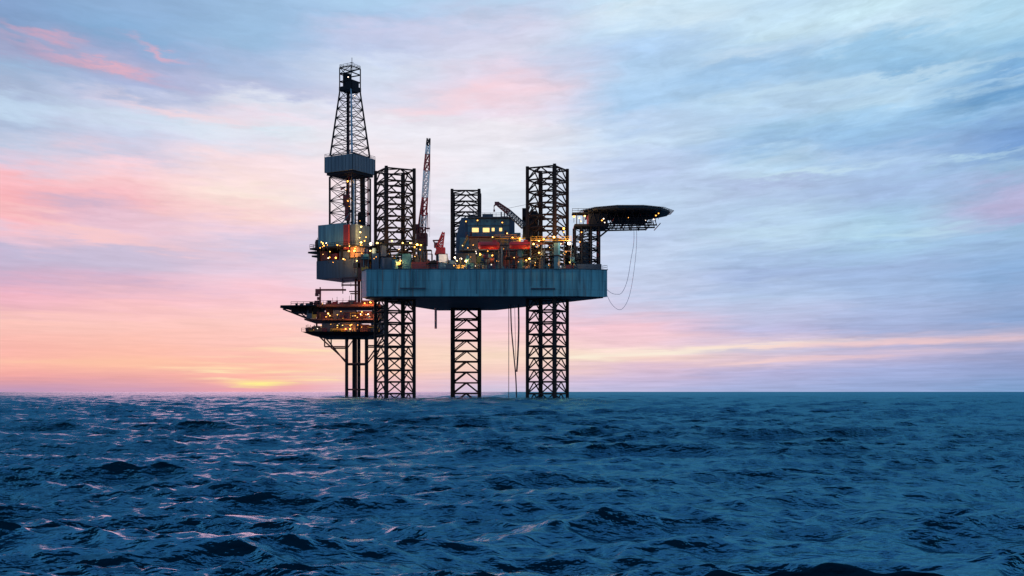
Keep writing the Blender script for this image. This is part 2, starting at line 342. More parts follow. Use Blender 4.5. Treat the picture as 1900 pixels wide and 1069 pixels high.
# ------------------------------------------------------------------ the sea
def build_sea():
    rng = np.random.default_rng(11)
    # bands: (wavelength range, count, steepness k*a each rms, spread in degrees)
    waves = []
    def band(l0, l1, n, slope, spread, mean=90.0):
        for i in range(n):
            lam = math.exp(rng.uniform(math.log(l0), math.log(l1)))
            th = R(mean + rng.normal(0, spread))
            k = 2 * math.pi / lam
            a = slope * math.sqrt(2.0 / n) / k * rng.uniform(.6, 1.3)
            waves.append((k * math.cos(th), k * math.sin(th), k, a, rng.uniform(0, 2 * math.pi), lam))
    band(6, 14, 14, 0.075, 15, 94)
    band(2.6, 5.5, 24, 0.150, 17, 85)
    band(1.1, 2.6, 36, 0.230, 20, 97)
    band(0.4, 1.1, 36, 0.225, 30, 82)
    band(0.18, 0.4, 30, 0.14, 42, 90)
    r = [3.0]
    while r[-1] < 600: r.append(r[-1] * 1.0030)
    while r[-1] < 30000: r.append(r[-1] * 1.03)
    r = np.array(r)
    fine = np.linspace(R(-28), R(28), 1101)
    coarse_l = np.linspace(R(-180), R(-28), 61)[:-1]; coarse_r = np.linspace(R(28), R(180), 61)[1:]
    a = np.concatenate([coarse_l, fine, coarse_r])
    aw = np.gradient(a)
    RR, AA = np.meshgrid(r, a, indexing='ij')
    X0 = RR * np.sin(AA); Y0 = RR * np.cos(AA)
    dr = np.gradient(r)[:, None] * np.ones_like(AA); dl = RR * aw[None, :]
    X = X0.copy(); Y = Y0.copy(); Z = np.zeros_like(X0)
    big = 0.84 + 0.40 * (0.5 + 0.5 * np.sin(X0 * 0.11 + 1.3 + 1.7 * np.sin(Y0 * 0.05))) * (0.5 + 0.5 * np.sin(Y0 * 0.13 + 0.7 + 1.3 * np.sin(X0 * 0.07)))
    for (kx, ky, k, am, ph, lam) in waves:
        # fade a wave where the grid is too coarse to carry it
        rmax = lam / 0.0030 / 3.0
        ir = int(np.searchsorted(r, min(rmax * 1.6, 29000)))
        sl = slice(0, ir)
        lx = abs(ky) / k * dr[sl] + abs(kx) / k * dl[sl]
        att = np.clip(2.3 - 4.8 * lx / lam, 0, 1)
        phs = kx * X0[sl] + ky * Y0[sl] + ph
        s_, c_ = np.sin(phs), np.cos(phs)
        A = am * att * big[sl]
        Z[sl] += A * c_
        q = 1.0 if lam > 0.7 else 0.5
        X[sl] -= q * A * kx / k * s_; Y[sl] -= q * A * ky / k * s_
    nr, na = X.shape
    co = np.stack([X, Y, Z], -1).reshape(-1, 3).astype(np.float32)
    idx = np.arange(nr * na, dtype=np.int32).reshape(nr, na)
    q = np.stack([idx[:-1, :-1], idx[:-1, 1:], idx[1:, 1:], idx[1:, :-1]], -1).reshape(-1, 4)[:, ::-1]
    me = bpy.data.meshes.new('sea')
    me.vertices.add(len(co)); me.vertices.foreach_set('co', co.ravel())
    me.loops.add(q.size); me.loops.foreach_set('vertex_index', np.ascontiguousarray(q).ravel())
    me.polygons.add(len(q)); me.polygons.foreach_set('loop_start', np.arange(0, q.size, 4, dtype=np.int32))
    me.polygons.foreach_set('use_smooth', np.ones(len(q), dtype=bool))
    me.update(calc_edges=True)
    o = bpy.data.objects.new('sea', me); C.objects.link(o); o['kind'] = 'structure'
    mt = bpy.data.materials.new('sea_water'); mt.use_nodes = True
    t = mt.node_tree; t.nodes.remove(t.nodes['Principled BSDF'])
    df = t.nodes.new('ShaderNodeBsdfDiffuse'); df.inputs['Color'].default_value = (0.0003, 0.017, 0.034, 1)
    gl = t.nodes.new('ShaderNodeBsdfGlossy'); gl.inputs['Roughness'].default_value = 0.23; gl.inputs['Color'].default_value = (0.115, 0.41, 0.58, 1)
    fr = t.nodes.new('ShaderNodeFresnel'); fr.inputs['IOR'].default_value = 1.33
    ms = t.nodes.new('ShaderNodeMixShader'); pw = t.nodes.new('ShaderNodeMath'); pw.operation = 'POWER'; pw.inputs[1].default_value = 2.1; t.links.new(fr.outputs[0], pw.inputs[0])
    pm = t.nodes.new('ShaderNodeMath'); pm.operation = 'MULTIPLY'; pm.inputs[1].default_value = 0.60; t.links.new(pw.outputs[0], pm.inputs[0])
    t.links.new(pm.outputs[0], ms.inputs[0]); t.links.new(df.outputs[0], ms.inputs[1]); t.links.new(gl.outputs[0], ms.inputs[2])
    t.links.new(ms.outputs[0], t.nodes['Material Output'].inputs[0])
    co_ = t.nodes.new('ShaderNodeTexCoord')
    h = None
    for (s, w, sy) in ((0.9, 1.6, .45), (2.6, 1.0, .45), (7.0, .42, .5), (19.0, .14, .6)):
        mp = t.nodes.new('ShaderNodeMapping'); mp.inputs['Scale'].default_value = (sy, 1, 1); mp.inputs['Rotation'].default_value = (0, 0, s)
        if s < 10: mp.inputs['Rotation'].default_value = (0, 0, 0.25 if s < 5 else -0.3)
        t.links.new(co_.outputs['Object'], mp.inputs[0])
        n_ = t.nodes.new('ShaderNodeTexNoise'); n_.inputs['Scale'].default_value = s; n_.inputs['Detail'].default_value = 2
        t.links.new(mp.outputs[0], n_.inputs['Vector'])
        mu = t.nodes.new('ShaderNodeMath'); mu.operation = 'MULTIPLY_ADD'
        t.links.new(n_.outputs[0], mu.inputs[0]); mu.inputs[1].default_value = w
        if h is None: mu.inputs[2].default_value = 0
        else: t.links.new(h, mu.inputs[2])
        h = mu.outputs[0]
    mp = t.nodes.new('ShaderNodeMapping'); mp.inputs['Scale'].default_value = (.03, .018, 1); mp.inputs['Rotation'].default_value = (0, 0, .3)
    t.links.new(co_.outputs['Object'], mp.inputs[0])
    wn = t.nodes.new('ShaderNodeTexNoise'); wn.inputs['Scale'].default_value = 1; wn.inputs['Detail'].default_value = 3; t.links.new(mp.outputs[0], wn.inputs['Vector'])
    wr = t.nodes.new('ShaderNodeMapRange'); wr.inputs[1].default_value = .35; wr.inputs[2].default_value = .65; wr.inputs[3].default_value = .10; wr.inputs[4].default_value = .30
    t.links.new(wn.outputs[0], wr.inputs[0])
    bp = t.nodes.new('ShaderNodeBump'); bp.inputs['Strength'].default_value = 1.0; t.links.new(wr.outputs[0], bp.inputs['Distance'])
    t.links.new(h, bp.inputs['Height']); [t.links.new(bp.outputs[0], q_.inputs['Normal']) for q_ in (df, gl, fr)]
    me.materials.append(mt)
build_sea()

# ------------------------------------------------------------------ lattice leg
def square(cx, cy, half_diag, ang):
    return [(cx + half_diag * math.cos(R(ang + 90 * i)), cy + half_diag * math.sin(R(ang + 90 * i))) for i in range(4)]

def lattice(mb, P0, P1, z0, z1, n, rb, inner=True, x_brace=False):
    """bracing between four chords; P0/P1 are corner lists at z0 / z1"""
    for k in range(n + 1):
        t0 = k / n; za = lerp(z0, z1, t0)
        A = [Vector((lerp(P0[i][0], P1[i][0], t0), lerp(P0[i][1], P1[i][1], t0), za)) for i in range(4)]
        for i in range(4): mb.tube(A[i], A[(i + 1) % 4], rb, 5, cap=False)
        if inner:
            mids = [(A[i] + A[(i + 1) % 4]) / 2 for i in range(4)]
            for i in range(4): mb.tube(mids[i], mids[(i + 1) % 4], rb * .7, 4, cap=False)
        if k < n:
            t1 = (k + 1) / n; zb = lerp(z0, z1, t1)
            B = [Vector((lerp(P0[i][0], P1[i][0], t1), lerp(P0[i][1], P1[i][1], t1), zb)) for i in range(4)]
            for i in range(4):
                j = (i + 1) % 4
                if x_brace:
                    mb.tube(A[i], B[j], rb * .75, 4, cap=False); mb.tube(A[j], B[i], rb * .75, 4, cap=False)
                else:
                    mid = (B[i] + B[j]) / 2
                    mb.tube(A[i], mid, rb * .8, 5, cap=False); mb.tube(A[j], mid, rb * .8, 5, cap=False)

ZB = H + 26.6; ZD = H + 34.1; ZTOP = H + 63.3
rig = thing('jack_up_rig', 'large teal hulled jack-up drilling rig standing high above the sea on three lattice legs', 'oil rig', (-9, 345, 0))

LEGS = [(-33.7, 333.0, 252.5), (-14.6, 368.7, 45.0), (10.1, 330.0, 287.5)]
def rig_leg(cx, cy, ang):
    P = square(cx, cy, 6.02, ang)
    mb = MB(); z0 = ZTOP - 3.36 * 21; lattice(mb, P, P, z0, ZTOP, 21, 0.25)
    lg = mb.build('leg', 'leg', rig)
    for (x, y) in P:
        c = MB(); c.tube((x, y, z0), (x, y, ZTOP + 0.5), 0.48, 8)
        dx_, dy_ = cx - x, cy - y; l = math.hypot(dx_, dy_)
        c.box((x, y, (z0 + ZTOP) / 2), (1.25, 0.18, ZTOP - z0), math.atan2(dy_, dx_) + math.pi / 2)
        z = z0
        c.build('chord', 'leg', lg)
for l_ in LEGS: rig_leg(*l_)

# hull
HP = [(-40.6, 323), (18.0, 322.4), (26.7, 325.0), (-5.2, 375.2), (-24.4, 376.4), (-42.6, 328.5)]
hull = MB().prism(HP, ZB, ZD).build('hull', 'hull', rig)
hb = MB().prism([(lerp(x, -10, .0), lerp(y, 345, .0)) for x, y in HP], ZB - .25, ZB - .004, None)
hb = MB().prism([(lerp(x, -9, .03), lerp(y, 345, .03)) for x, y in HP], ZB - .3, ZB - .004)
hb.build('hull_bottom', mat('shaded_bottom_paint', (0.008, 0.013, 0.028), .7, spec=.2, color2=(.018, .028, .055), scale=.25), rig)  # slab under the hull, the underside's shade put into its dark colour
# bulwark strip, fender frames, pipes on the near side
mb = MB()
for i in range(len(HP)):
    a, b = HP[i], HP[(i + 1) % len(HP)]
    mb.box(((a[0] + b[0]) / 2, (a[1] + b[1]) / 2, ZD + .1), (math.hypot(b[0] - a[0], b[1] - a[1]) + .3, .35, .2), math.atan2(b[1] - a[1], b[0] - a[0]))
mb.build('deck_edge', 'slate', rig)
for x0 in (765, 772, 985, 1003, 1014, 936, 1040, 700, 884):
    a = W(x0, 500, 322.2); b = W(x0, 531 if x0 not in (700, 936, 1040, 884) else 545, 322.2)
    MB().box(((a.x + b.x) / 2, 322.2, (a.z + b.z) / 2), (.22, .5, a.z - b.z)).build('hull_pipe', 'grey' if x0 in (772, 985) else 'teal', rig)
for (x0, x1, y) in ((742, 790, 535), (985, 1030, 535.5)):
    a = W(x0, y, 322.2); b = W(x1, y, 322.2)
    MB().box(((a.x + b.x) / 2, 322.2, a.z), (b.x - a.x, .6, .3)).build('fender', 'slate', rig)

def rail(mb, p, q, h=1.1, step=2.0, r=.045):
    p = Vector(p); q = Vector(q); n_ = max(1, int((q - p).length / step))
    for z in (h * .5, h): mb.tube(p + Vector((0, 0, z)), q + Vector((0, 0, z)), r, 4, cap=False)
    for i in range(n_ + 1):
        a = lerp(p, q, i / n_); mb.tube(a, a + Vector((0, 0, h)), r, 4, cap=False)
mb = MB()
for i in range(len(HP)):
    rail(mb, (*HP[i], ZD + .2), (*HP[(i + 1) % len(HP)], ZD + .2))
mb.build('deck_railing', 'slate', rig)

def block(px0, px1, pyt, Y, depth, m_, parent, name='deck_module', pyb=None, rz=0):
    a = W(px0, pyt, Y); b = W(px1, pyt, Y)
    zb = ZD + .004 if pyb is None else W(px0, pyb, Y).z
    mb = MB().box(((a.x + b.x) / 2, Y + depth / 2, (a.z + zb) / 2), (b.x - a.x, depth, a.z - zb), rz)
    return mb.build(name, m_, parent)
lamp_n = 0
GLOW = {'bulb_o': (1.0, .42, .10), 'bulb_y': (1.0, .58, .18), 'bulb_w': (1.0, .74, .48)}
def lamp(px, py, Y, parent, kind='bulb_o', r=.42, name='work_light'):
    if r >= .4:                          # the stronger fittings throw real light on what stands round them
        ld = bpy.data.lights.new('lamp_glow', 'POINT'); ld.energy = 420 * (r / .5) ** 2; ld.color = GLOW[kind]; ld.shadow_soft_size = .3
        lo = bpy.data.objects.new('lamp_glow', ld); C.objects.link(lo); lo.location = W(px, py, max(Y - r - 1.0, 323.7) if 670 < px < 1060 and Y < 340 and py > 470 else Y - r - 1.0)
    r *= .55
    p = W(px, py, Y); mb = MB()
    mb.cur = 0; mb.ball(p, r, 8, (1, .8, .9))
    mb.cur = 1; mb.box(p + Vector((0, r * .9, r * .9)), (r * 1.8, r * 1.4, .12)); mb.tube(p + Vector((0, r * 1.2, r * .5)), p + Vector((0, r * 1.2, -1.6)), .07, 5)
    return mb.build(name, [M[kind], M['steel']], parent, False)

# jack houses round each leg
def jack_house(cx, cy, ang, ztop, cmat, platform=True):
    P = square(cx, cy, 8.0, ang)
    m2 = MB()
    for z in (ztop, lerp(ZD, ztop, .5)):
        for i in range(4):
            a, b = P[i], P[(i + 1) % 4]
            m2.box(((a[0] + b[0]) / 2, (a[1] + b[1]) / 2, z), (math.hypot(b[0] - a[0], b[1] - a[1]) + 1.6, 1.8, .25), math.atan2(b[1] - a[1], b[0] - a[0]))
            rail(m2, (*a, z + .1), (*b, z + .1))
    jh = m2.build('jack_house', 'steel', rig)
    for (x, y) in P: MB().box((x, y, (ZD + ztop) / 2), (1.3, 1.3, ztop - ZD), R(ang + 45)).build('column', cmat, jh)
    Q = square(cx, cy, 6.9, ang)
    for i, (x, y) in enumerate(Q):
        mm = MB()
        for k in range(4):
            z = lerp(ZD, ztop, (k + .6) / 4.4)
            mm.tube((x - .9, y - .6, z), (x + .9, y - .6, z), .42, 8)
        mm.build('jacking_gear', 'slate', jh)
jack_house(-33.7, 333.0, 252.5, H + 41.6, 'navy')
jack_house(-14.6, 368.7, 45.0, H + 41.0, 'slate')
jack_house(10.1, 330.0, 287.5, H + 41.6, 'teal')

# ------------------------------------------------------------------ accommodation and deck works
acc = block(868, 945, 403, 346, 9, mat('quarters_paint', (.035, .13, .21), .55, color2=(.02, .08, .14), streak=True, scale=1.2), rig, 'accommodation_block')
def win(px, py, w, h_, Y, par, m_='lit'):
    p = W(px, py, Y); s = Y / F
    return MB().box((p.x, Y, p.z), (w * s, .16, h_ * s)).build('window', m_, par)
for x in (882, 902): win(x, 427, 12, 8, 345.95, acc)
for x in (915, 929): win(x, 426, 5, 6, 345.95, acc)
for x in (876, 890, 904, 918, 932): win(x, 411, 4, 3.4, 345.95, acc, 'navy')
p = W(945, 403, 346)
MB().prism([(p.x + .003, 346.6), (p.x + 1.6, 347.4), (p.x + 1.6, 354.6), (p.x + .003, 354.8)], ZD, p.z - .4).build('side_wing', 'navy', rig)
mb = MB(); a = W(846, 414, 347)
mb.prism([(W(846, 0, 347).x, 347), (W(868, 0, 347).x - .003, 347), (W(868, 0, 347).x - .003, 354), (W(846, 0, 347).x, 354)], ZD, W(0, 440, 347).z)
mb.prism([(W(846, 0, 347).x, 347.01), (W(868, 0, 347).x - .003, 347.01), (W(868, 0, 347).x - .003, 354), (W(846, 0, 347).x, 354)], W(0, 440, 347).z + .003, W(0, 404, 347).z,
         [(W(856, 0, 347).x, 347.01), (W(868, 0, 347).x - .003, 347.01), (W(868, 0, 347).x - .003, 354), (W(856, 0, 347).x, 354)])
mb.build('stair_tower', 'navy', rig)
m3 = MB()
for (x0, x1, y, Y) in ((864, 928, 439, 342.8), (852, 1000, 463.5, 338), (868, 952, 403, 344.9)):
    a = W(x0, y, Y); b = W(x1, y, Y)
    mk = MB().box(((a.x + b.x) / 2, Y + 2.0, a.z), (b.x - a.x, 4.0, .3))
    rail(mk, (a.x, Y, a.z + .15), (b.x, Y, a.z + .15), 1.1, 1.5, .06)
    mk.build('balcony', 'rust' if y < 450 and y > 410 else 'slate', rig)
block(853, 936, 441.5, 343.5, 2.4, 'brown', rig, 'deckhouse', 463)
block(853, 870, 441, 342.9, 2.9, 'teal', rig, 'deckhouse', 463)
block(938, 966, 432, 347, 6, 'teal', rig, 'deckhouse')
block(936, 962, 449, 343, 3, 'slate', rig, 'deckhouse')
for (x, y, w_, h_) in ((874, 434, 4, 7), (938, 432, 4, 9), (948, 0, 0, 0)):
    if w_:
        p = W(x, y, 345.9); s_ = 346 / F
        MB().box((p.x, 345.9, p.z), (w_ * s_, .2, h_ * s_)).build('door', 'dred', acc)
for (x0, x1, y) in ((868, 945, 418.5), (868, 945, 406)):
    a = W(x0, y, 345.9); b = W(x1, y, 345.9); MB().box(((a.x + b.x) / 2, 345.9, a.z), (b.x - a.x, .25, .14)).build('wall_trim', 'slate', acc)
mb = MB(); p = W(858, 462, 342.6); q = W(868, 442, 342.6)
for yy in (342.4, 343.2): mb.tube((p.x, yy, p.z), (q.x, yy, q.z), .1, 5); mb.tube((p.x, yy, p.z + 1), (q.x, yy, q.z + 1), .06, 5)
for k in range(9): c_ = lerp(p, q, k / 8); mb.box((c_.x, 342.8, c_.z), (.3, .8, .08)); mb.tube((c_.x, 342.4, c_.z), (c_.x, 342.4, c_.z + 1), .05, 4)
mb.build('stair_flight', 'yellow', rig)
mb = MB()
for px in (930, 936, 941): p = W(px, 403, 347); mb.tube(p, p + Vector((0, 0, 1.6)), .18, 6)
for px in (872, 878): p = W(px, 403, 348); mb.tube(p, p + Vector((0, 0, 2.6)), .07, 5)
mb.tube(W(930, 402, 347), W(941, 402, 347), .1, 5); mb.tube(W(872, 401, 348), W(878, 401, 348), .06, 5)
mb.box(W(905, 401, 348), (3.2, 2, 1)); mb.tube(W(878, 402.6, 348), W(930, 402.6, 347), .08, 5); mb.build('roof_vent', 'slate', acc)
# lower deck modules
rnd = random.Random(5)
for (x0, x1, yt, Y, m_) in ((848, 884, 470, 340, 'slate'), (886, 912, 472, 339, 'teal'), (914, 932, 469, 341, 'navy'), (934, 952, 475, 339, 'rust'),
                            (956, 984, 470, 340, 'slate'), (1020, 1036, 452, 328.2, 'teal'), (1046, 1062, 458, 334, 'rust'), (1000, 1018, 478, 325.5, 'brown'),
                            (690, 706, 470, 325.5, 'navy'), (712, 728, 478, 324.8, 'slate'), (746, 762, 472, 325, 'teal'), (764, 790, 486, 324.6, 'dred'),
                            (792, 812, 484, 327, 'dred'), (668, 684, 482, 331, 'rust'), (828, 846, 490, 326, 'slate'), (1064, 1086, 470, 330, 'slate')):
    block(x0, x1, yt, Y, 3.2, m_, rig)
# tanks and vents
for (px, pyt, Y, r, m_) in ((838, 486, 333, 1.1, 'grey'), (733, 484, 324.8, .9, 'teal'), (972, 452, 340, 1.2, 'slate'), (1008, 466, 325.4, .7, 'slate'), (694, 462, 327, .6, 'palepipe'), (782, 470, 331, 1.0, 'navy')):
    p = W(px, pyt, Y); MB().tube((p.x, Y, ZD), p, r, 12).ball(p, r, 10, (1, 1, .4)).build('storage_tank', m_, rig)
for i in range(46):
    px = rnd.choice([rnd.uniform(668, 806), rnd.uniform(846, 1062), rnd.uniform(930, 1062)]); Y = rnd.uniform(324.5, 337)
    top = rnd.uniform(464, 490) if px < 930 else rnd.uniform(448, 485)
    p = W(px, top, Y); mb = MB()
    if rnd.random() < .5:
        mb.tube((p.x, Y, ZD), p, rnd.uniform(.09, .22), 6)
    else:
        q = p + Vector((rnd.uniform(1.5, 5) * rnd.choice((-1, 1)), 0, 0))
        mb.tube((p.x, Y, ZD), p, .13, 6).tube(p, q, .13, 6).tube(q, (q.x, Y, ZD), .13, 6)
    mb.build('deck_pipe', M[rnd.choice(['yellow', 'slate', 'rust', 'teal', 'steel', 'palepipe', 'brown', 'dred'])], rig)
# small machinery, valve skids, cable drums and boxes
for i in range(78):
    px = rnd.choice([rnd.uniform(672, 806), rnd.uniform(850, 1062), rnd.uniform(850, 1062)]); Y = rnd.uniform(323.9, 330)
    lev = rnd.choice((ZD, ZD, ZD + 2.2, ZD + 3.4)); X_ = (px - 950) / F * Y; w_ = rnd.uniform(.5, 2.0); hh = rnd.uniform(.5, 1.7)
    mb = MB()
    if rnd.random() < .3: mb.tube((X_ - w_ / 2, Y, lev + hh * .5), (X_ + w_ / 2, Y, lev + hh * .5), hh * .5, 10)
    else: mb.box((X_, Y, lev + hh / 2), (w_, 1.0, hh)); mb.box((X_ + w_ * .2, Y, lev + hh + .15), (w_ * .35, .6, .3))
    if lev > ZD:
        for sgn in (-1, 1): mb.tube((X_ + sgn * w_ * .42, Y, ZD), (X_ + sgn * w_ * .42, Y, lev + .2), .09, 5)
        mb.box((X_, Y, lev - .08), (w_ + .8, 1.6, .12))
    mb.build('deck_machinery', M[rnd.choice(['brown', 'rust', 'slate', 'slate', 'steel', 'navy', 'teal', 'dred', 'yellow', 'grey'])], rig)
# yellow pipe run and railings of the upper pipe deck
for (x0, x1, y, Y, m_) in ((918, 1000, 443, 339, 'yellow'), (930, 1022, 449, 336, 'yellow'), (985, 1060, 446, 322.9, 'yellow'), (984, 1046, 453, 323.5, 'rust')):
    a = W(x0, y, Y); b = W(x1, y, Y); mb = MB(); mb.tube(a, b, .13, 6); rail(mb, a, b, 1.1, 1.6, .06)
    pk = mb.build('pipe_rack', m_, rig)
    for t in (0, .33, .66, 1): MB().tube(lerp(a, b, t), (lerp(a.x, b.x, t), Y, ZD), .12, 5).build('rack_post', 'slate', pk)
# stern jack platform projecting towards the cranes
a = W(700, 453.5, 324.5); b = W(786, 453.5, 324.5)
mb = MB().box(((a.x + b.x) / 2, 325.5, a.z), (b.x - a.x, 2.5, .3)); rail(mb, a + Vector((0, 0, .1)), b + Vector((0, 0, .1)), 1.1, 1.6, .06)
a2 = W(784, 464, 326); b2 = W(800, 464, 326); mb.box(((a2.x + b2.x) / 2, 327, a2.z), (b2.x - a2.x, 2.2, .25))
for px in (704, 724, 746, 768, 784): p = W(px, 453, 325.5); mb.tube(p, (p.x, 325.5, ZD), .22, 6)
mb.build('side_platform', 'steel', rig)
# lifeboat davits
for x in (888, 926, 945, 984):
    p = W(x, 446, 325.6); MB().tube((p.x, 328.0, ZD), (p.x, 328.0, p.z), .16, 6).tube((p.x, 328.0, p.z), (p.x, 325.6, p.z + .5), .14, 6).tube((p.x, 325.6, p.z + .5), (p.x, 325.6, p.z - .9), .05, 4).build('davit', 'slate', rig)
# lamps of the rig
for (x, y, Y, k, r) in ((864.5, 411, 345, 'bulb_o', .39), (886, 409, 345, 'bulb_o', .39), (932, 413, 345, 'bulb_o', .39), (914, 440, 341, 'bulb_y', .35), (941, 433, 343, 'bulb_y', .35), (951, 441, 338, 'bulb_o', .5),
                        (965, 443, 337, 'bulb_y', .5), (975, 437.5, 338, 'bulb_y', .35), (890, 472, 336.8, 'bulb_o', .75), (926, 485, 334, 'bulb_o', .35), (954, 478, 333, 'bulb_y', .25), (954, 486, 333, 'bulb_y', .22),
                        (990, 453, 322.6, 'bulb_y', .5), (1000, 447, 322.4, 'bulb_y', .45), (1009, 444, 322.2, 'bulb_o', .5), (1028, 440, 321.8, 'bulb_y', .6), (1046, 424, 322, 'bulb_o', .6), (1046, 431, 322, 'bulb_o', .3), (1056, 452, 323, 'bulb_w', .9),
                        (1020, 475, 323.3, 'bulb_o', .3), (740, 489, 323.4, 'bulb_o', .95), (743, 484, 323.6, 'bulb_y', .45), (727, 447, 324, 'bulb_y', .4), (747, 451, 324, 'bulb_y', .4), (761, 451, 324, 'bulb_y', .4), (774, 454, 324, 'bulb_y', .6), (781, 455, 324, 'bulb_o', .5),
                        (844, 478, 328, 'bulb_w', .5), (855, 480, 328, 'bulb_w', .6), (865, 485, 328, 'bulb_y', .6), (848, 484, 328, 'bulb_y', .35), (842, 493, 326, 'bulb_o', .3),
                        (700, 451, 326, 'bulb_y', .6), (694, 480, 324, 'bulb_o', .22), (1018, 492, 322.4, 'bulb_o', .2), (985, 486, 323, 'bulb_o', .25), (905, 466, 336, 'bulb_o', .3), (878, 455, 342, 'bulb_o', .35), (868, 460, 342.2, 'bulb_o', .3), (1076, 449, 326, 'bulb_o', .3), (1036, 466, 324, 'bulb_o', .25)):
    lamp(x, y, Y, rig, k, r)

for i in range(46):  # extra lamps added at random to make the deck light more amber
    px = rnd.choice([rnd.uniform(672, 800), rnd.uniform(850, 1062), rnd.uniform(860, 1062)]); Y = rnd.uniform(323.6, 328)
    lamp(px, rnd.uniform(452, 495) if px > 850 else rnd.uniform(456, 495), Y, rig, rnd.choice(('bulb_o', 'bulb_o', 'bulb_o', 'bulb_y', 'bulb_w')), rnd.choice((.16, .2, .25, .3, .42)))
# raw water pipe and drain stubs below the hull
a = W(808.5, 572, 352); b = W(808.5, 610, 352)
MB().tube(a, b, .36, 10).build('water_intake_pipe', 'pinkpipe', rig)

# ------------------------------------------------------------------ helideck
hc = Vector((W(1161, 0, 331).x, 331, H + 51.3)); hr = 12.6
oct_ = [(hc.x + hr * math.cos(R(15 + 30 * i)), hc.y + hr * math.sin(R(15 + 30 * i))) for i in range(12)]
heli = MB().prism(oct_, hc.z - .65, hc.z).build('helideck', mat('deck_underside', (0.014, 0.022, 0.034), .7), rig)
net = MB()
for i in range(12):
    a, b = oct_[i], oct_[(i + 1) % 12]; k = 1.09
    a2, b2 = ((hc.x + (a[0] - hc.x) * k), hc.y + (a[1] - hc.y) * k), ((hc.x + (b[0] - hc.x) * k), hc.y + (b[1] - hc.y) * k)
    for t in np.linspace(0, 1, 6):
        net.tube((lerp(a[0], b[0], t), lerp(a[1], b[1], t), hc.z - .3), (lerp(a2[0], b2[0], t), lerp(a2[1], b2[1], t), hc.z - .1), .06, 4)
    for t in (.35, .7, 1.0):
        net.tube((lerp(a[0], a2[0], t), lerp(a[1], a2[1], t), hc.z - .3 + .2 * t), (lerp(b[0], b2[0], t), lerp(b[1], b2[1], t), hc.z - .3 + .2 * t), .06, 4)
net.build('safety_net', 'steel', heli)
tr = MB(); zb_ = hc.z - 4.6
for dy in (-7, -2.5, 2.5, 7):
    x0 = hc.x - 11.0; x1 = hc.x + (8.6 if abs(dy) < 5 else 6.6); y = hc.y + dy
    tr.tube((x0, y, zb_ + .2), (x1, y, zb_ + .6), .22, 6); tr.tube((x0, y, hc.z - .9), (x1 + 1, y, hc.z - .9), .2, 6)
    k = 8
    for i in range(k):
        xa = lerp(x0, x1, i / k); xb = lerp(x0, x1, (i + 1) / k)
        tr.tube((xa, y, zb_ + .2), ((xa + xb) / 2, y, hc.z - .8), .12, 5); tr.tube(((xa + xb) / 2, y, hc.z - .8), (xb, y, zb_ + .4), .12, 5)
for xx in np.linspace(hc.x - 11, hc.x + 9, 9):
    tr.tube((xx, hc.y - 9, hc.z - .75), (xx, hc.y + 9, hc.z - .75), .2, 5)
    tr.tube((xx, hc.y - 7, zb_ + .4), (xx, hc.y + 7, zb_ + .4), .13, 5)
tr.build('support_truss', 'steel', heli)
# machinery rooms below the deck, small walkway with lamps
a = W(1092, 396, 323.6); b = W(1128, 419, 323.6)
MB().box(((a.x + b.x) / 2, 328, (a.z + b.z) / 2), (b.x - a.x, 8, a.z - b.z)).build('equipment_room', 'steel', heli)
a = W(1128, 402, 324); b = W(1218, 412, 324)
MB().box(((a.x + b.x) / 2, 331, (a.z + b.z) / 2 + .6), (b.x - a.x - 4, 9, .8)).build('equipment_gallery', 'steel', heli)
a = W(1062, 395, 325); b = W(1094, 395, 325)
mb = MB(); mb.box(((a.x + b.x) / 2, 327, a.z), (b.x - a.x, 4, .3)); rail(mb, (a.x, 325, a.z + .1), (b.x, 325, a.z + .1), 1.1, 1.4, .07)
a = W(1066, 418, 325); b = W(1130, 418, 325); mb.box(((a.x + b.x) / 2, 328, a.z), (b.x - a.x, 7, .6))
for px in (1070, 1082, 1092): mb.tube(W(px, 396, 325.2), W(px, 418, 325.2), .14, 5)
mb.build('access_walkway', 'steel', heli)
for (x, y, k, r) in ((1065, 402, 'bulb_o', .6), (1075, 405, 'bulb_y', .35), (1085, 401, 'bulb_y', .5), (1078, 411, 'bulb_y', .3), (1117, 409, 'bulb_o', .38), (1120, 406, 'bulb_w', .35), (1122, 413, 'bulb_w', .3),
                     (1166, 404, 'bulb_o', .2), (1217, 400, 'bulb_o', .38), (1222, 396, 'bulb_o', .34), (1213, 407, 'bulb_w', .35), (1198, 409, 'bulb_w', .2), (1079, 431, 'bulb_o', .3)):
    lamp(x, y, 322.6 if x > 1090 else 324.4, heli, k, r)
# helideck support tower
Pt = [(W(1067, 0, 326).x, 326), (W(1112, 0, 326).x, 326), (W(1112, 0, 326).x, 333), (W(1067, 0, 326).x, 333)]
mb = MB(); zt = W(0, 418, 326).z; lattice(mb, Pt, Pt, ZD, zt, 4, .18, True, True)
P2 = [(W(1080, 0, 326).x, 326.02), (W(1097, 0, 326).x, 326.02), (W(1097, 0, 326).x, 333), (W(1080, 0, 326).x, 333)]
lattice(mb, P2, P2, ZD, zt, 8, .14, False, True)
ht = mb.build('helideck_tower', 'steel', rig)
for (x, y) in Pt + P2: MB().tube((x, y, ZD), (x, y, zt), .33, 8).build('column', 'steel', ht)
MB().tube(W(1113, 439, 326), W(1134, 422, 326), .25, 6).tube(W(1113, 439, 333), W(1134, 422, 333), .25, 6).build('brace', 'steel', ht)
block(1082, 1092, 450, 328, 4, 'navy', rig)
block(1064, 1116, 490, 325.2, 7, 'slate', rig)

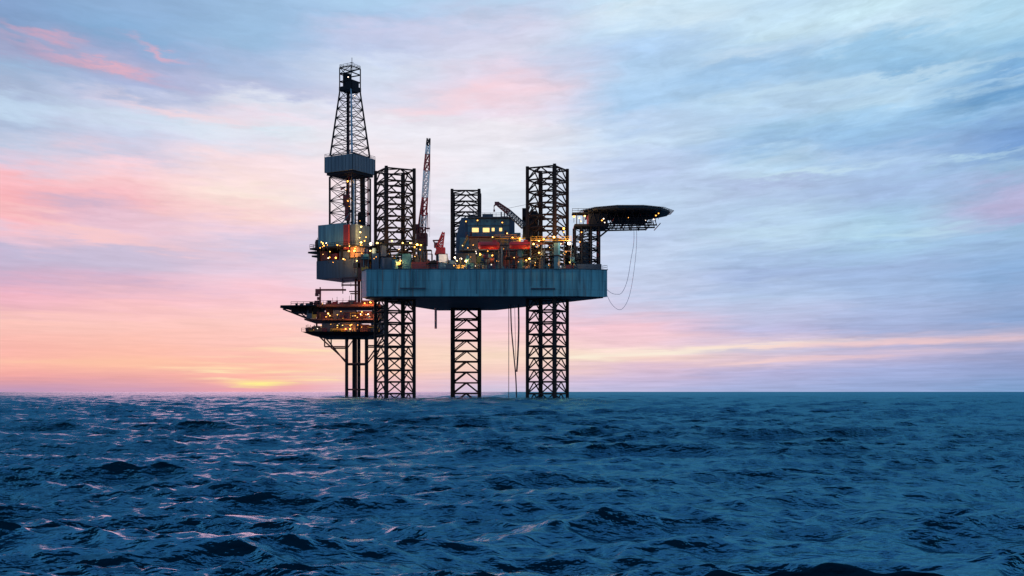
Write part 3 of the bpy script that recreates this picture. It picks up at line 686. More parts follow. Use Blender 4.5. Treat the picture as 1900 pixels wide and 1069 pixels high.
# hanging hoses below the helideck
def hang(name, pts, Y, r, m_, label, cat, group=None):
    P = [W(x, y, Y) for x, y in pts]; out_ = []
    for i in range(len(P) - 1):
        p0 = P[max(i - 1, 0)]; p1 = P[i]; p2 = P[i + 1]; p3 = P[min(i + 2, len(P) - 1)]
        for t in np.linspace(0, 1, 7)[:-1]:
            t = float(t)
            out_.append(.5 * ((2 * p1) + (p2 - p0) * t + (2 * p0 - 5 * p1 + 4 * p2 - p3) * t * t + (3 * p1 - p0 - 3 * p2 + p3) * t ** 3))
    out_.append(P[-1])
    o = MB().path(out_, r, 6).build(name, m_, None, True)
    return tag(o, label, cat, group)
hang('hanging_hose', [(1176, 418), (1176, 450), (1171, 480), (1164, 520), (1154, 543), (1143, 546), (1133, 543), (1124, 535)], 327, .06, 'hose', 'thin pale hose looping from helideck to hull, the shorter inner loop', 'hose', 'hoses hanging under the helideck')
hang('hanging_hose', [(1181, 418), (1181, 456), (1176, 505), (1168, 548), (1157, 571), (1146, 574), (1134, 563), (1125, 545)], 328, .055, 'hose', 'thin pale hose sagging lowest beside the hull end, the longer outer loop', 'hose', 'hoses hanging under the helideck')
# cables and hoses hanging below the hull
hang('hanging_cable', [(944, 566), (944, 640), (944, 742)], 352, .10, 'cable', 'thin straight cable hanging from hull bottom to the water left of the hose bundle', 'cable', 'cables under the hull')
hang('hanging_cable', [(947.5, 566), (949, 610), (953, 655), (957, 700), (958.5, 742)], 350, .20, 'cable', 'dark hose curving down from hull bottom to sea, left half of the narrow V', 'hose', 'cables under the hull')
hang('hanging_cable', [(962, 566), (962.5, 610), (961, 655), (958.8, 690)], 350, .26, 'cable', 'thick dark hose hanging from hull bottom, right half of the narrow V', 'hose', 'cables under the hull')
hang('hanging_cable', [(955, 566), (956, 620), (957, 668)], 351, .07, 'pinkpipe', 'faint reddish line hanging inside the narrow V of hoses', 'cable', 'cables under the hull')

# ------------------------------------------------------------------ derrick on its cantilever
DC = Vector((W(649.5, 0, 366).x, 366.0, 0)); AX = math.atan2(.522, -.853)       # stern direction
der = thing('drilling_derrick', 'tall tapering lattice drilling derrick with grey wind wall and teal drill floor house', 'drilling derrick', (DC.x, DC.y, ZD))
sdir = Vector((math.cos(AX), math.sin(AX), 0)); tdir = Vector((.522, .853, 0))
DA = math.degrees(AX) + 45
def dz(py): return H + (727 - py) / F * 366.0
def dsq(hd_): return square(DC.x, DC.y, hd_, DA)
def dbox(s0, s1, t0, t1, z0, z1, m_, name, parent=None):
    c = Vector((DC.x, DC.y, 0)) + sdir * (s0 + s1) / 2 + tdir * (t0 + t1) / 2
    return MB().box((c.x, c.y, (z0 + z1) / 2), (abs(s1 - s0), abs(t1 - t0), abs(z1 - z0)), AX).build(name, m_, parent or der)
# lower straight mast
Pl = dsq(6.35); z0 = dz(440); z1 = dz(330)
mb = MB(); lattice(mb, Pl, Pl, z0, z1, 5, .14, False, True); lm = mb.build('lower_mast', 'steel', der)
for (x, y) in Pl: MB().tube((x, y, z0 - 2), (x, y, z1), .32, 8).build('chord', 'steel', lm)
# upper taper
Pa = dsq(6.2); Pb = dsq(3.15); z2 = dz(285); z3 = dz(168)
mb = MB(); lattice(mb, Pa, Pb, z2 - 1, z3, 7, .13, False, True); um = mb.build('upper_mast', 'steel', der)
for i, ((x, y), (x2, y2)) in enumerate(zip(Pa, Pb)):
    near = y < DC.y - 3
    MB().tube((x, y, z2 - 1), (x2, y2, z3), .30, 8, .24).build('chord', 'palepipe' if near else 'steel', um)
# wind wall, open top and bottom with platform
ww = dsq(7.95); wi = dsq(7.7); zt = dz(294); zb2 = dz(323)
mb = MB().prism(ww, zb2, zt)
wall = mb.build('wind_wall', mat('wind_wall_cladding', (0.085, 0.12, 0.16), .55, color2=(.05, .08, .115), streak=True, scale=.8), der)
mb = MB()
for i in range(4):
    a, b = ww[i], ww[(i + 1) % 4]
    for t in np.linspace(0, 1, 9):
        mb.tube((lerp(a[0], b[0], t), lerp(a[1], b[1], t), zb2 + .1), (lerp(a[0], b[0], t), lerp(a[1], b[1], t), zt), .09, 4)
    rail(mb, (*a, zt), (*b, zt), .9, 1.8, .05)
mb.build('wall_stiffener', 'slate', wall)
MB().prism(dsq(7.3), zb2 - .8, zb2 - .004).build('wall_floor', 'steel', wall)
# crown
z4 = dz(127)
mb = MB(); Pc = dsq(3.25)
for (x, y) in Pc: mb.tube((x, y, z3), (x, y, z4), .2, 6)
for z in (z3, z3 + 2.6, lerp(z3, z4, .72), z4):
    for i in range(4): mb.tube((*Pc[i], z), (*Pc[(i + 1) % 4], z), .2, 6)
for i in range(4):
    rail(mb, (*Pc[i], z4), (*Pc[(i + 1) % 4], z4), .9, 1.2, .06)
    mb.tube((*Pc[i], lerp(z3, z4, .72)), (*Pc[(i + 1) % 4], z4), .12, 5)
crown = mb.build('crown_frame', 'steel', der)
MB().prism(dsq(3.5), dz(170), dz(162.5)).build('crown_platform', 'steel', crown)
c = Vector((DC.x, DC.y, 0)) - sdir * 1.5 - tdir * .8
MB().box((c.x, c.y, dz(164)), (3.0, 3.0, 3.4), AX).build('crown_block', 'steel', crown)
MB().box((DC.x - .9, DC.y, dz(150)), (1.7, 2.2, 4.2), AX).build('pulley_housing', 'steel', crown)
MB().tube((DC.x + .6, DC.y, z4), (DC.x + .6, DC.y, dz(107)), .09, 6).tube((DC.x + .1, DC.y, dz(116)), (DC.x + 1.1, DC.y, dz(116)), .07, 4).build('antenna', 'steel', crown)
lamp(646, 143, 360.5, crown, 'bulb_w', .35)
lamp(658.5, 178, 359, crown, 'bulb_w', .3)
# guide track, standpipes
MB().tube((DC.x - .9, DC.y + 1, z0), (DC.x - .9, DC.y + 1, dz(168)), .36, 8).build('guide_track', 'steel', der)
MB().tube((DC.x - .2, DC.y - 1, dz(440)), (DC.x - .2, DC.y - 1, dz(180)), .2, 6).build('standpipe', 'dred', der)
MB().tube(W(656.5, 440, 359.3), W(656.5, 333, 359.3), .28, 8).build('vertical_pipe', 'palepipe', der)
MB().tube(W(659.8, 440, 359.6), W(659.8, 333, 359.6), .2, 8).build('vertical_pipe', 'steel', der)
a = W(672.5, 330, 366); b = W(674, 448, 366)
mb = MB().tube(a, b, .8, 10); mb.tube(W(671, 395, 366), W(671, 445, 366), 1.25, 10); mb.build('racked_drill_pipe', 'steel', der)
MB().tube(W(683, 330, 364), W(683, 448, 364), .22, 6).build('ladder_column', 'dred', der)
# travelling block
mb = MB().box(W(643, 372, 366), (1.8, 1.4, 3.4), AX); mb.tube(W(643, 330, 366), W(643, 366, 366), .12, 5); mb.box(W(645, 395, 366), (1.3, 1.2, 5), AX)
mb.build('travelling_block', 'dred', der)
lamp(645.5, 373, 362, der, 'bulb_o', .5); lamp(645, 336.5, 361, der, 'bulb_o', .5)
MB().tube(W(652, 392, 362), W(634, 415, 362), .18, 6).build('kelly_hose', 'grey', der)
MB().tube(W(640, 347, 362), W(632, 352, 362), .3, 6).tube(W(640, 358, 362), W(628, 366, 362), .2, 6).build('service_arm', 'dred', der)
# drill floor house
ZF = dz(462)
fh = dbox(-3.6, 6.6, -7.6, -1.5, ZF + .004, dz(421), mat('floor_house_paint', (.06, .19, .26), .55, color2=(.03, .105, .155), streak=True, scale=1.2), 'floor_house')
a = W(643, 440, 357.3)
MB().box((a.x, a.y, a.z), (2.0, .6, 7.6), AX).build('red_cladding', mat('crimson_cladding', (.20, .010, .018), .6), fh)
dbox(-7.8, -3.62, -6.8, 0, ZF + .004, dz(424), mat('pale_cladding', (.12, .15, .16), .6, streak=True, color2=(.07, .09, .10), scale=1.5), 'driller_cabin')
dbox(-9, 9.5, -8.2, 8.2, ZF - .5, ZF, 'steel', 'drill_floor')
dbox(9.6, 13.5, -4.5, 3.5, dz(468), dz(465), 'steel', 'pipe_ramp')
dbox(6.7, 9.4, -5.6, 1, ZF, dz(445), 'rust', 'winch_house')
mb = MB()
for (s0, t0, s1, t1) in ((-9, -8.2, 9.5, -8.2), (9.5, -8.2, 9.5, 8.2), (9.5, 8.2, -9, 8.2), (-9, 8.2, -9, -8.2)):
    p_ = Vector((DC.x, DC.y, ZF)) + sdir * s0 + tdir * t0; q_ = Vector((DC.x, DC.y, ZF)) + sdir * s1 + tdir * t1; rail(mb, p_, q_, 1.1, 1.6, .06)
for (px, py0, py1) in ((585, 466, 448), (589, 470, 441), (593, 470, 436), (588, 466, 455)):
    mb.tube(W(px, py0, 364), W(px, py1, 364), .09, 5)
mb.build('floor_railing', 'steel', der)
# substructure down to cantilever
dbox(-8, 8.2, -6.5, 6.5, dz(519), dz(486), mat('substructure_paint', (.012, .038, .085), .6, color2=(.006, .018, .045), streak=True, scale=1.2), 'cantilever_box')
for (s_, t_) in ((-7.5, -6), (-2, -6), (3, -6), (7.5, -6), (-7.5, 6), (7.5, 6), (0, 0)):
    dbox(s_ - .5, s_ + .5, t_ - .5, t_ + .5, dz(486), ZF - .5, 'steel', 'substructure_column')
for (s0, s1, t0, t1, y0, y1, mm) in ((-5, -1, -6.4, -4, 485, 471, 'slate'), (0, 3.5, -6.2, -4, 485, 474, 'dred'), (4, 8, -6, -2, 485, 468, 'rust'), (-8.5, -5.8, -7, -3, 484, 464, 'brown'), (-3, 6, -2, 4, 485, 466, 'steel')):
    dbox(s0, s1, t0, t1, dz(y0), dz(y1), mm, 'mud_equipment')
dbox(8.3, 11.5, -5, 5, dz(476), dz(473), 'steel', 'side_walkway'); dbox(9, 11, -2, 2, dz(472), dz(462), 'rust', 'hoist_housing')
# cantilever beams leading back to the hull
for t_ in (-5, 5): dbox(-34, -8, t_ - .6, t_ + .6, ZD + .3, ZD + 5.2, 'slate', 'cantilever_beam')
for (x, y, k, r) in ((670, 421, 'bulb_y', .55), (668.5, 431, 'bulb_y', .5), (667, 441, 'bulb_y', .3), (670, 450, 'bulb_y', .6), (676.5, 447, 'bulb_o', .4), (679, 440, 'bulb_o', .35), (688, 452.5, 'bulb_w', .9), (647.5, 466, 'bulb_o', .6), (657.5, 465.5, 'bulb_o', .7),
                     (623, 478.5, 'bulb_o', .55), (605.5, 451, 'bulb_w', .35), (601, 456, 'bulb_o', .4), (612, 467, 'bulb_y', .3), (609, 479, 'bulb_w', .35), (662, 484, 'bulb_y', .4), (672, 470, 'bulb_o', .3), (672, 495, 'bulb_o', .35), (674, 505, 'bulb_o', .25), (618, 487, 'bulb_o', .2), (640, 482, 'bulb_o', .22), (687, 478, 'bulb_y', .3), (687, 489, 'bulb_y', .25), (594, 460, 'bulb_o', .3)):
    lamp(x, y, 355.8, der, k, r)
rnd2 = random.Random(21)
for i in range(22):  # added lamps, scattered for more amber light round the drill floor
    lamp(rnd2.uniform(596, 690), rnd2.choice((rnd2.uniform(448, 462), rnd2.uniform(463, 486))), 355.6, der, rnd2.choice(('bulb_o', 'bulb_o', 'bulb_y')), rnd2.choice((.15, .2, .28, .4)))
for (x, y) in ((642, 352), (648, 383), (652, 402), (668, 410)): lamp(x, y, 361, der, 'bulb_o', .2)
a = W(665, 495, 345)
for (x0, x1, y0, y1, mm) in ((664, 676, 476, 520, 'rust'), (676, 690, 462, 488, 'slate'), (655, 668, 488, 497, 'brown')):
    p0 = W(x0, y1, 352); p1 = W(x1, y0, 352)
    MB().box(((p0.x + p1.x) / 2, 353, (p0.z + p1.z) / 2), (p1.x - p0.x, 2, p1.z - p0.z)).build('mud_equipment', mm, der)
# conductors from derrick to the platform below
for (px, r, mm) in ((660, .35, 'rust'), (666, .5, 'dred'), (671, .25, 'steel')):
    MB().tube(W(px, 519, 366), W(px, 566, 366), r, 8).build('conductor_riser', mm, der)
mb = MB(); rail(mb, W(634, 532, 366), W(668, 532, 366), 1.2, 2, .1); mb.tube(W(636, 519, 366), W(636, 545, 366), .15, 5); mb.tube(W(634, 529, 366), W(668, 529, 366), .25, 5); mb.tube(W(650, 545, 366), W(668, 545, 366), .2, 5)
mb.box(W(657, 541, 366), (3, 1, .3)); mb.build('access_gangway', 'dred', der)

# ------------------------------------------------------------------ wellhead platform
wp = thing('wellhead_platform', 'low dark red fixed wellhead platform with stacked decks on thin jacket legs under the derrick', 'platform', (-50, 366, 0))
WY = 366.0
def wz(py): return H + (727 - py) / F * WY
def wxx(px): return (px - 950) / F * WY
mb = MB()
mb.prism([(wxx(597), 357), (wxx(712), 356), (wxx(716), 375), (wxx(597), 377)], wz(572.5), wz(568.5))
td = mb.build('top_deck', 'rust', wp)
mb = MB()
hx = wxx(562); 
poly = [(wxx(522), 364), (wxx(530), 358), (wxx(596), 356), (wxx(597), 377), (wxx(532), 375), (wxx(524), 370)]
mb.prism(poly, wz(572), wz(570))
for px in (535, 548, 560, 573, 586):
    dpt = 2 + (px - 535) / 50 * 14
    mb.tube((wxx(px), 358, wz(572)), (wxx(px), 375, wz(572)), .25, 5)
    mb.box((wxx(px), 366, wz(572.5 + dpt * .25)), (.35, 12, max(.4, dpt * .085)))
mb.tube((wxx(532), 360, wz(576)), (wxx(578), 360, wz(594)), .25, 6); mb.tube((wxx(532), 372, wz(576)), (wxx(578), 372, wz(594)), .25, 6)
mb.tube((wxx(550), 360, wz(572)), (wxx(575), 360, wz(592)), .2, 6)
mb.box((wxx(565), 366, wz(577)), (6.5, 10, 1.3)); mb.box((wxx(584), 366, wz(579)), (4.5, 12, 2.4))
rail(mb, (wxx(550), 357, wz(570)), (wxx(596), 356.5, wz(570)), 1.0, 1.6, .08)
mb.build('landing_deck', 'steel', wp)
MB().prism([(wxx(574), 357), (wxx(700), 356), (wxx(703), 375), (wxx(576), 376)], wz(597.2), wz(594.8)).build('middle_deck', 'rust', wp)
lo1 = [(wxx(586), 359), (wxx(702), 358), (wxx(702), 374), (wxx(588), 374)]
lo2 = [(wxx(570), 356), (wxx(716), 355), (wxx(716), 376), (wxx(572), 377)]
MB().prism(lo1, wz(624.5), wz(618.5), lo2).prism([(wxx(600), 358.5), (wxx(690), 358.5), (wxx(690), 374), (wxx(600), 374)], wz(628), wz(624.504)).build('cellar_deck', 'steel', wp)
mb = MB()
rail(mb, (wxx(570), 356, wz(618.5)), (wxx(716), 355, wz(618.5)), 1.1, 1.8, .07)
rail(mb, (wxx(574), 357, wz(594.8)), (wxx(700), 356, wz(594.8)), 1.1, 1.8, .07)
rail(mb, (wxx(597), 357, wz(568.5)), (wxx(712), 356, wz(568.5)), 1.1, 1.8, .07)
mb.build('railing', 'dred', wp)
M['plum'] = mat('plum_grey_cladding', (.07, .06, .10), .6, color2=(.04, .035, .06))
for (x0, x1, y0, y1, Y, d, mm) in ((618, 660, 593.5, 576, 358.5, 8, 'plum'), (664, 690, 594, 577, 359, 9, 'dred'), (588, 604, 594, 579, 359, 8, 'dred'), (604, 617, 594, 573, 361, 7, 'rust'),
                               (597, 626, 617.5, 600, 358, 9, 'plum'), (630, 665, 617.5, 598, 358.4, 10, 'plum'), (668, 684, 617.5, 602, 358, 9, 'rust'), (688, 712, 617.5, 599, 359, 9, 'navy'),
                               (690, 714, 594, 574, 360, 9, 'slate'), (578, 592, 617.5, 606, 359, 8, 'rust'),
                               (640, 668, 568, 561, 360, 8, 'dred'), (606, 622, 568, 563, 361, 5, 'rust'), (587, 594, 569, 561, 361, 4, 'rust'), (672, 700, 568, 558, 359.5, 8, 'rust'), (646, 656, 561, 557, 362, 3, 'steel')):
    a_ = W(x0, y0, Y); b_ = W(x1, y1, Y)
    MB().box(((a_.x + b_.x) / 2, Y + d / 2, (a_.z + b_.z) / 2), (b_.x - a_.x, d, b_.z - a_.z)).build('process_module', mm, wp)
rnd = random.Random(9)
for i in range(34):
    px = rnd.uniform(580, 708); Y = rnd.uniform(356.6, 358); lv = rnd.choice(((568, 560), (594, 576), (617, 599)))
    mb = MB(); t_ = rnd.uniform(.4, 1); a_ = W(px, lv[0], Y); b_ = W(px, lerp(lv[0], lv[1], t_), Y)
    mb.tube(a_, b_, rnd.uniform(.1, .22), 6)
    if rnd.random() < .6: mb.tube(b_, b_ + Vector((rnd.uniform(1, 4) * rnd.choice((-1, 1)), 0, 0)), .13, 6)
    mb.build('process_pipe', M[rnd.choice(['dred', 'rust', 'slate', 'steel', 'yellow', 'brown'])], wp)
# lifeboat-like yellow sill on the cellar deck
a_ = W(613, 612.5, 356.6); b_ = W(640, 612.5, 356.6)
MB().tube(a_, b_, .5, 8).build('yellow_guard', 'yellow', wp)
MB().ball(W(576, 614, 358), 1.2, 10, (1.2, 1, .8)).build('end_tank', 'dred', wp)
# jacket legs
for (px, Y, r, mm) in ((642.6, 372, .42, 'steel'), (681, 372, .42, 'steel'), (644, 359, .38, 'steel'), (679, 359, .38, 'steel')):
    MB().tube((( px - 950) / F * Y, Y, -6), ((px - 950) / F * Y, Y, wz(622)), r, 8).build('jacket_leg', mm, wp)
for (px, Y, r) in ((656.5, 366, .5), (660.5, 368, .38), (666, 365, .5)):
    MB().tube(((px - 950) / F * Y, Y, -6), ((px - 950) / F * Y, Y, wz(622)), r, 8).build('well_conductor', 'rust' if px == 660.5 else 'steel', wp)
mb = MB()
LX = {359: ((644 - 950) / F * 359, (679 - 950) / F * 359), 372: ((642.6 - 950) / F * 372, (681 - 950) / F * 372)}
for Y in (359, 372):
    l_, r_ = LX[Y]
    mb.tube((l_, Y, wz(676)), (r_, Y, wz(676)), .26, 6)
    mb.tube((wxx(599), Y, wz(626)), (l_, Y, wz(673)), .26, 6); mb.tube((wxx(609), Y, wz(645)), (l_, Y, wz(645)), .22, 6)
    mb.tube((wxx(716), Y, wz(627)), (r_, Y, wz(674)), .24, 6); mb.tube((r_, Y, wz(643)), (wxx(714), Y, wz(643)), .22, 6)
    mb.tube((wxx(609), Y, wz(626)), (wxx(609), Y, wz(645)), .22, 6); mb.tube((l_, Y, wz(648)), (wxx(652), Y, wz(627)), .2, 6)
for k in (0, 1): mb.tube((LX[359][k], 359, wz(676)), (LX[372][k], 372, wz(676)), .24, 6)
mb.build('jacket_bracing', 'rust', wp)
mb = MB()
for Y in (359, 372): mb.tube((LX[Y][0], Y, wz(723)), (LX[Y][1], Y, wz(723)), .26, 6)
for k in (0, 1): mb.tube((LX[359][k], 359, wz(723)), (LX[372][k], 372, wz(723)), .24, 6)
mb.build('jacket_frame', 'rust', wp)
for i in range(26):                      # valves, lockers and masts on the open decks
    px = rnd.uniform(552, 708); Y = rnd.uniform(357.5, 364); zl = wz(568.5) if px > 598 else wz(569.9); w_ = rnd.uniform(.4, 1.8); hh = rnd.uniform(.4, 1.5)
    mb = MB().box((wxx(px), Y, zl + hh / 2 + .004), (w_, 1.0, hh))
    if rnd.random() < .45: mb.tube((wxx(px), Y, zl + hh), (wxx(px), Y, zl + hh + rnd.uniform(.8, 2.4)), .07, 5)
    mb.build('deck_equipment', M[rnd.choice(['dred', 'rust', 'dred', 'steel', 'slate', 'red'])], wp)
for i in range(16):
    px = rnd.uniform(574, 700); Y = rnd.uniform(356.4, 357.4); py = rnd.choice((594.6, 618)); w_ = rnd.uniform(.5, 1.6); hh = rnd.uniform(.5, 1.6)
    MB().box((wxx(px), Y, wz(py) + hh / 2), (w_, .8, hh)).tube((wxx(px) - w_ * .3, Y, wz(py) + hh), (wxx(px) - w_ * .3, Y, wz(py) + hh + .9), .09, 5).build('deck_equipment', M[rnd.choice(['dred', 'rust', 'brown', 'slate', 'yellow'])], wp)
# small davit crane on the top deck
mb = MB().tube(W(594, 568, 362), W(594, 538, 362), .3, 8); mb.tube(W(588, 538, 362), W(642, 538, 362), .3, 6); mb.tube(W(594, 533, 362), W(594, 538, 362), .2, 5)
mb.build('davit_crane', 'dred', wp)
mb = MB().box(W(590.5, 541, 362), (1.6, 1.4, 1.5)); mb.box(W(588, 547, 362), (1.0, 1, .9)); mb.box(W(591, 554, 362), (.8, .8, .9)); mb.build('davit_winch', 'dred', wp)
for (x, y, k, r) in ((609, 582, 'bulb_y', .45), (612, 586, 'bulb_y', .3), (605, 588, 'bulb_o', .3), (626, 584, 'bulb_o', .3), (659, 586, 'bulb_o', .3), (669, 583, 'bulb_w', .35), (683, 583, 'bulb_w', .4), (679, 584, 'bulb_o', .3), (687, 561, 'bulb_o', .5), (700, 562, 'bulb_w', .3),
                     (626, 604, 'bulb_y', .28), (626, 608, 'bulb_o', .3), (618, 612.5, 'bulb_o', .22), (634, 612.5, 'bulb_o', .22), (589, 610, 'bulb_w', .28), (582, 612, 'bulb_o', .25), (671, 607, 'bulb_o', .22)):
    lamp(x, y, 356.2, wp, k, r)

for i in range(24):  # further lamps invented for amber light on the platform decks
    lamp(rnd.uniform(578, 700), rnd.choice((564, 580, 588, 602, 610)) + rnd.uniform(-3, 3), 356.1, wp, rnd.choice(('bulb_o', 'bulb_o', 'bulb_y')), rnd.choice((.14, .2, .26, .4)))
# ------------------------------------------------------------------ cranes
def box_lattice(mb, a, b, w0, w1, n, r, up=Vector((0, 1, 0))):
    a = Vector(a); b = Vector(b); d = (b - a).normalized(); s = d.cross(up).normalized(); u = s.cross(d).normalized()
    def ring(t):
        c = lerp(a, b, t); w = lerp(w0, w1, t) / 2
        return [c + s * w + u * w, c - s * w + u * w, c - s * w - u * w, c + s * w - u * w]
    for k in range(n):
        A = ring(k / n); B = ring((k + 1) / n)
        for i in range(4):
            mb.tube(A[i], B[i], r, 5, cap=False); mb.tube(A[i], A[(i + 1) % 4], r * .7, 4, cap=False)
            mb.tube(A[i], B[(i + 1) % 4], r * .7, 4, cap=False); mb.tube(A[(i + 1) % 4], B[i], r * .6, 4, cap=False)
# tall crane
cb = W(781, 446, 342)
c1 = thing('deck_crane', 'tall crane with slender red and white striped boom raised nearly upright between the legs', 'crane', (cb.x, 343, ZD), 'cranes on the rig deck')
MB().tube((cb.x + .2, 343, ZD), (cb.x + .2, 343, cb.z - 1.5), 1.5, 14).build('pedestal', 'slate', c1)
hs = MB(); hs.box((cb.x + .2, 343.3, cb.z + .4), (3.2, 4.2, 3.4)); hs.box((cb.x - .9, 343.3, cb.z + 3.4), (1.3, 2.6, 2.8)); hs.build('machinery_house', 'dred', c1)
mb = MB(); A = W(777.5, 440, 342)
for yy in (341.8, 344.6):
    mb.tube((W(773, 446, 342).x, yy, cb.z), (W(784, 366, 342).x, yy, W(784, 366, 342).z), .26, 6); mb.tube((W(783, 440, 342).x, yy, cb.z), (W(784, 366, 342).x, yy, W(784, 366, 342).z), .22, 6)
    for t in (.2, .4, .6, .8): mb.tube((lerp(W(773, 0, 342).x, W(784, 0, 342).x, t), yy, lerp(cb.z, W(784, 366, 342).z, t)), (lerp(W(783, 0, 342).x, W(784, 0, 342).x, t), yy, lerp(cb.z, W(784, 366, 342).z, t)), .14, 5)
mb.tube((W(784, 366, 342).x, 341.8, W(784, 366, 342).z), (W(784, 366, 342).x, 344.6, W(784, 366, 342).z), .3, 6)
mb.build('gantry', 'dred', c1)
segs = [(0, .12, 'dred'), (.12, .24, 'white'), (.24, .33, 'dred'), (.33, .66, 'white'), (.66, .85, 'red'), (.85, .955, 'white'), (.955, 1.0, 'steel')]
B0 = W(784, 440, 341.5); B1 = W(795.3, 257, 341.5)
segs = [(0, .10, 'dred'), (.10, .22, 'white'), (.22, .40, 'red'), (.40, .67, 'white'), (.67, .84, 'red'), (.84, .93, 'white'), (.93, 1.0, 'steel')]
bm0 = MB(); bm0.tube(W(786, 366, 343.2), B1 + Vector((0, .3, 0)), .05, 4); bm0.tube(W(784, 366, 342.2), B1 + Vector((0, -.3, 0)), .05, 4)
boom = bm0.build('boom', 'steel', c1)
for (t0, t1, mm) in segs:
    mb = MB(); wa_ = 1.5 if t0 < .67 else lerp(1.5, .8, (t0 - .67) / .33); wb_ = 1.5 if t1 <= .67 else lerp(1.5, .8, (t1 - .67) / .33)
    box_lattice(mb, lerp(B0, B1, t0), lerp(B0, B1, t1), wa_, wb_, max(1, int((t1 - t0) * 16)), .19 if t1 < .67 else .2)
    mb.build('boom_section', mm, boom)
mb = MB(); mb.tube(B1 + Vector((.5, 0, 0)), (B1.x + .3, B1.y, W(0, 440, 342).z), .04, 4); mb.build('hoist_rope', 'cable', boom)
mb = MB(); mb.tube((B1.x - .3, B1.y, W(0, 395, 342).z), W(794, 430, 342), .12, 5); mb.box(W(793, 424, 342), (1.5, .6, .4)); mb.build('hook_block', 'dred', boom)
# small red crane
cb = W(816, 472, 333)
c2 = thing('deck_crane', 'small squat bright red crane with short pointed jib in the middle of the deck', 'crane', (cb.x, 334, ZD), 'cranes on the rig deck')
MB().tube((cb.x, 334, ZD), (cb.x, 334, cb.z), 1.2, 12).build('pedestal', 'slate', c2)
mb = MB(); s = 333 / F
mb.prism([(cb.x - 1.5, 332.5), (cb.x + 1.5, 332.5), (cb.x + 1.5, 335.5), (cb.x - 1.5, 335.5)], cb.z, W(0, 459, 333).z, [(cb.x - .8, 332.8), (cb.x + 1.5, 332.8), (cb.x + 1.5, 335.2), (cb.x - .8, 335.2)])
mb.build('crane_cab', 'red', c2)
mb = MB(); box_lattice(mb, W(815, 462, 333.5), W(823, 431, 333.5), 1.9, .5, 5, .17); mb.tube(W(809, 458, 333.5), W(822, 437, 333.5), .22, 6); mb.tube(W(809, 458, 333.5), W(812, 470, 333.5), .2, 6); mb.build('jib', 'red', c2)
mb = MB(); mb.tube(W(803, 446.5, 333.5), W(817, 446, 333.5), .2, 6); mb.tube(W(804, 446, 333.5), W(810, 459, 333.5), .2, 6); mb.box(W(810, 455, 333.5), (1.4, 1.2, 1.5)); mb.build('counter_arm', 'dred', c2)
# folded crane beside the bow leg
cb = W(984, 438, 336)
c3 = thing('deck_crane', 'dark crane beside the right leg with its red-tipped boom slanting up to the left', 'crane', (cb.x, 338, ZD), 'cranes on the rig deck')
MB().tube((cb.x, 338, ZD), (cb.x, 338, cb.z), 1.5, 14).build('pedestal', 'slate', c3)
a_ = W(970, 438, 336); b_ = W(999, 403, 336)
mb = MB().box(((a_.x + b_.x) / 2, 338.2, (a_.z + b_.z) / 2), (b_.x - a_.x, 4.4, b_.z - a_.z)); mb.box(W(972.5, 398, 337), (1.1, 2, 3.4)); mb.box(W(990, 400, 337), (2.2, 3, 2.2)); mb.build('machinery_house', 'steel', c3)
mb = MB(); mb.tube(W(975, 405, 336.5), W(985, 378, 337), .2, 6); mb.tube(W(992, 405, 336.5), W(985, 378, 337), .2, 6); mb.tube(W(985, 378, 337), W(935, 388, 334), .05, 4); mb.build('gantry', 'steel', c3)
bm0 = MB(); box_lattice(bm0, W(972, 420, 334), W(944, 394, 334), 1.6, 1.3, 7, .15)
bo = bm0.build('boom', 'slate', c3)
mb = MB(); box_lattice(mb, W(944, 394, 334), W(924, 379, 334), 1.3, .9, 5, .17); mb.box(W(922, 378, 334), (1.3, 1, 1)); mb.build('boom_tip', 'dred', bo)
mb = MB(); mb.tube(W(920, 378, 334), W(916.5, 383, 334), .2, 6); mb.tube(W(916.5, 383, 334), W(917, 391, 334), .12, 5); mb.box(W(917, 391, 334), (.5, .4, .6)); mb.build('hook_block', 'dred', bo)

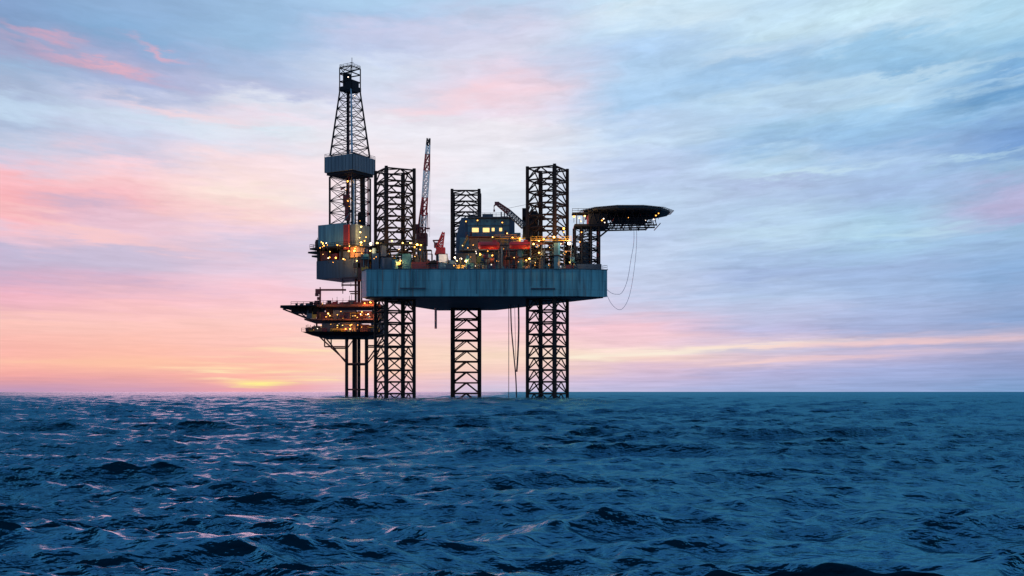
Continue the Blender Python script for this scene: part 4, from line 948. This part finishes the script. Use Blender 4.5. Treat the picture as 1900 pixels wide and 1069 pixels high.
# ------------------------------------------------------------------ lifeboats
def lifeboat(px, py, Y, label, dup=None):
    p = W(px, py, Y)
    t_ = thing('lifeboat', label, 'lifeboat', tuple(p), 'lifeboats hung on the rig side')
    if dup:
        for ch in dup.children:
            c = ch.copy(); C.objects.link(c); c.parent = t_
        return t_
    def shell(z0, z1, top):
        mb = MB(); n = 14; k = 6; vs = []
        for i in range(n + 1):
            u = -1 + 2 * i / n; w = math.sqrt(max(0.0, 1 - abs(u) ** 3.2)) * 1.25 + .02
            for j in range(k + 1):
                a = math.pi * j / k
                z = (abs(math.sin(a)) ** .7) * (z1 - z0)
                vs.append((p.x + u * 3.0, p.y + math.cos(a) * w, p.z + z0 + (z if top else z) * (1 if abs(u) < .95 else .75)))
        if not top:
            vs = [(x, y, 2 * (p.z + z0) - z) for x, y, z in vs]
        fs = [(i * (k + 1) + j, (i + 1) * (k + 1) + j, (i + 1) * (k + 1) + j + 1, i * (k + 1) + j + 1) for i in range(n) for j in range(k)]
        mb._add(vs, fs); return mb
    shell(0, 1.0, False).build('boat_hull', 'red', t_, True)
    shell(.004, 1.1, True).build('canopy', 'red', t_, True)
    MB().box((p.x + 1.6, p.y, p.z + 1.25), (1.1, 1.0, .6)).build('cockpit', 'red', t_)
    MB().box((p.x, p.y - 1.25, p.z + .02), (5.4, .12, .14)).build('rubbing_strake', 'steel', t_)
    return t_
lb = lifeboat(907, 456, 325.6, 'enclosed red lifeboat on the rig side below the lit windows')
lifeboat(965, 455.5, 325.6, 'enclosed red lifeboat on the rig side nearer the right leg', lb)

# ------------------------------------------------------------------ containers on deck
def container(px, py, w, h_, Y, m_, label, rz=0.0):
    s = Y / F; p = W(px, py, Y); t_ = thing('cargo_container', label, 'container', (p.x, Y + 1.2, p.z - h_ * s / 2), 'cargo containers on the rig deck')
    mb = MB().box((p.x, Y + 1.2, p.z), (w * s, 2.4, h_ * s), rz)
    for k in range(7): mb.box((p.x + (k - 3) * w * s / 7.5, Y - .02, p.z), (.06, .06, h_ * s * .86), 0)
    mb.build('body', m_, t_)
    mf = MB()
    for sx_ in (-1, 1):
        mf.box((p.x + sx_ * w * s / 2, Y - .03, p.z), (.14, .14, h_ * s + .1))
    mf.box((p.x, Y - .03, p.z + h_ * s / 2), (w * s, .14, .14)); mf.box((p.x, Y - .03, p.z - h_ * s / 2), (w * s, .14, .14))
    mf.build('frame', 'steel', t_)
sY = 327.0
zt_ = ZD + .01
def stack(px, w, Y, layers):
    s = Y / F; z = ZD + .2
    for (h_, mm, lab) in layers:
        pz = z + h_ / 2; py = 727 - (pz - H) / s
        container(px, py, w, h_ / s, Y, mm, lab); z += h_ + .12
stack(821.5, 17, 329, [(2.3, 'grey', 'grey container at the bottom of the stack under the small red crane'), (2.4, 'white', 'white container on top of the grey one under the small red crane')])
stack(855, 17, 330.5, [(2.0, 'yellow', 'yellow container under the row of bright lamps at the deck edge'), ])
stack(800, 15, 331, [(2.4, 'dred', 'dark red container just left of the white container')])
stack(874, 12, 328, [(2.2, 'teal', 'teal container just right of the bright lamp row')])
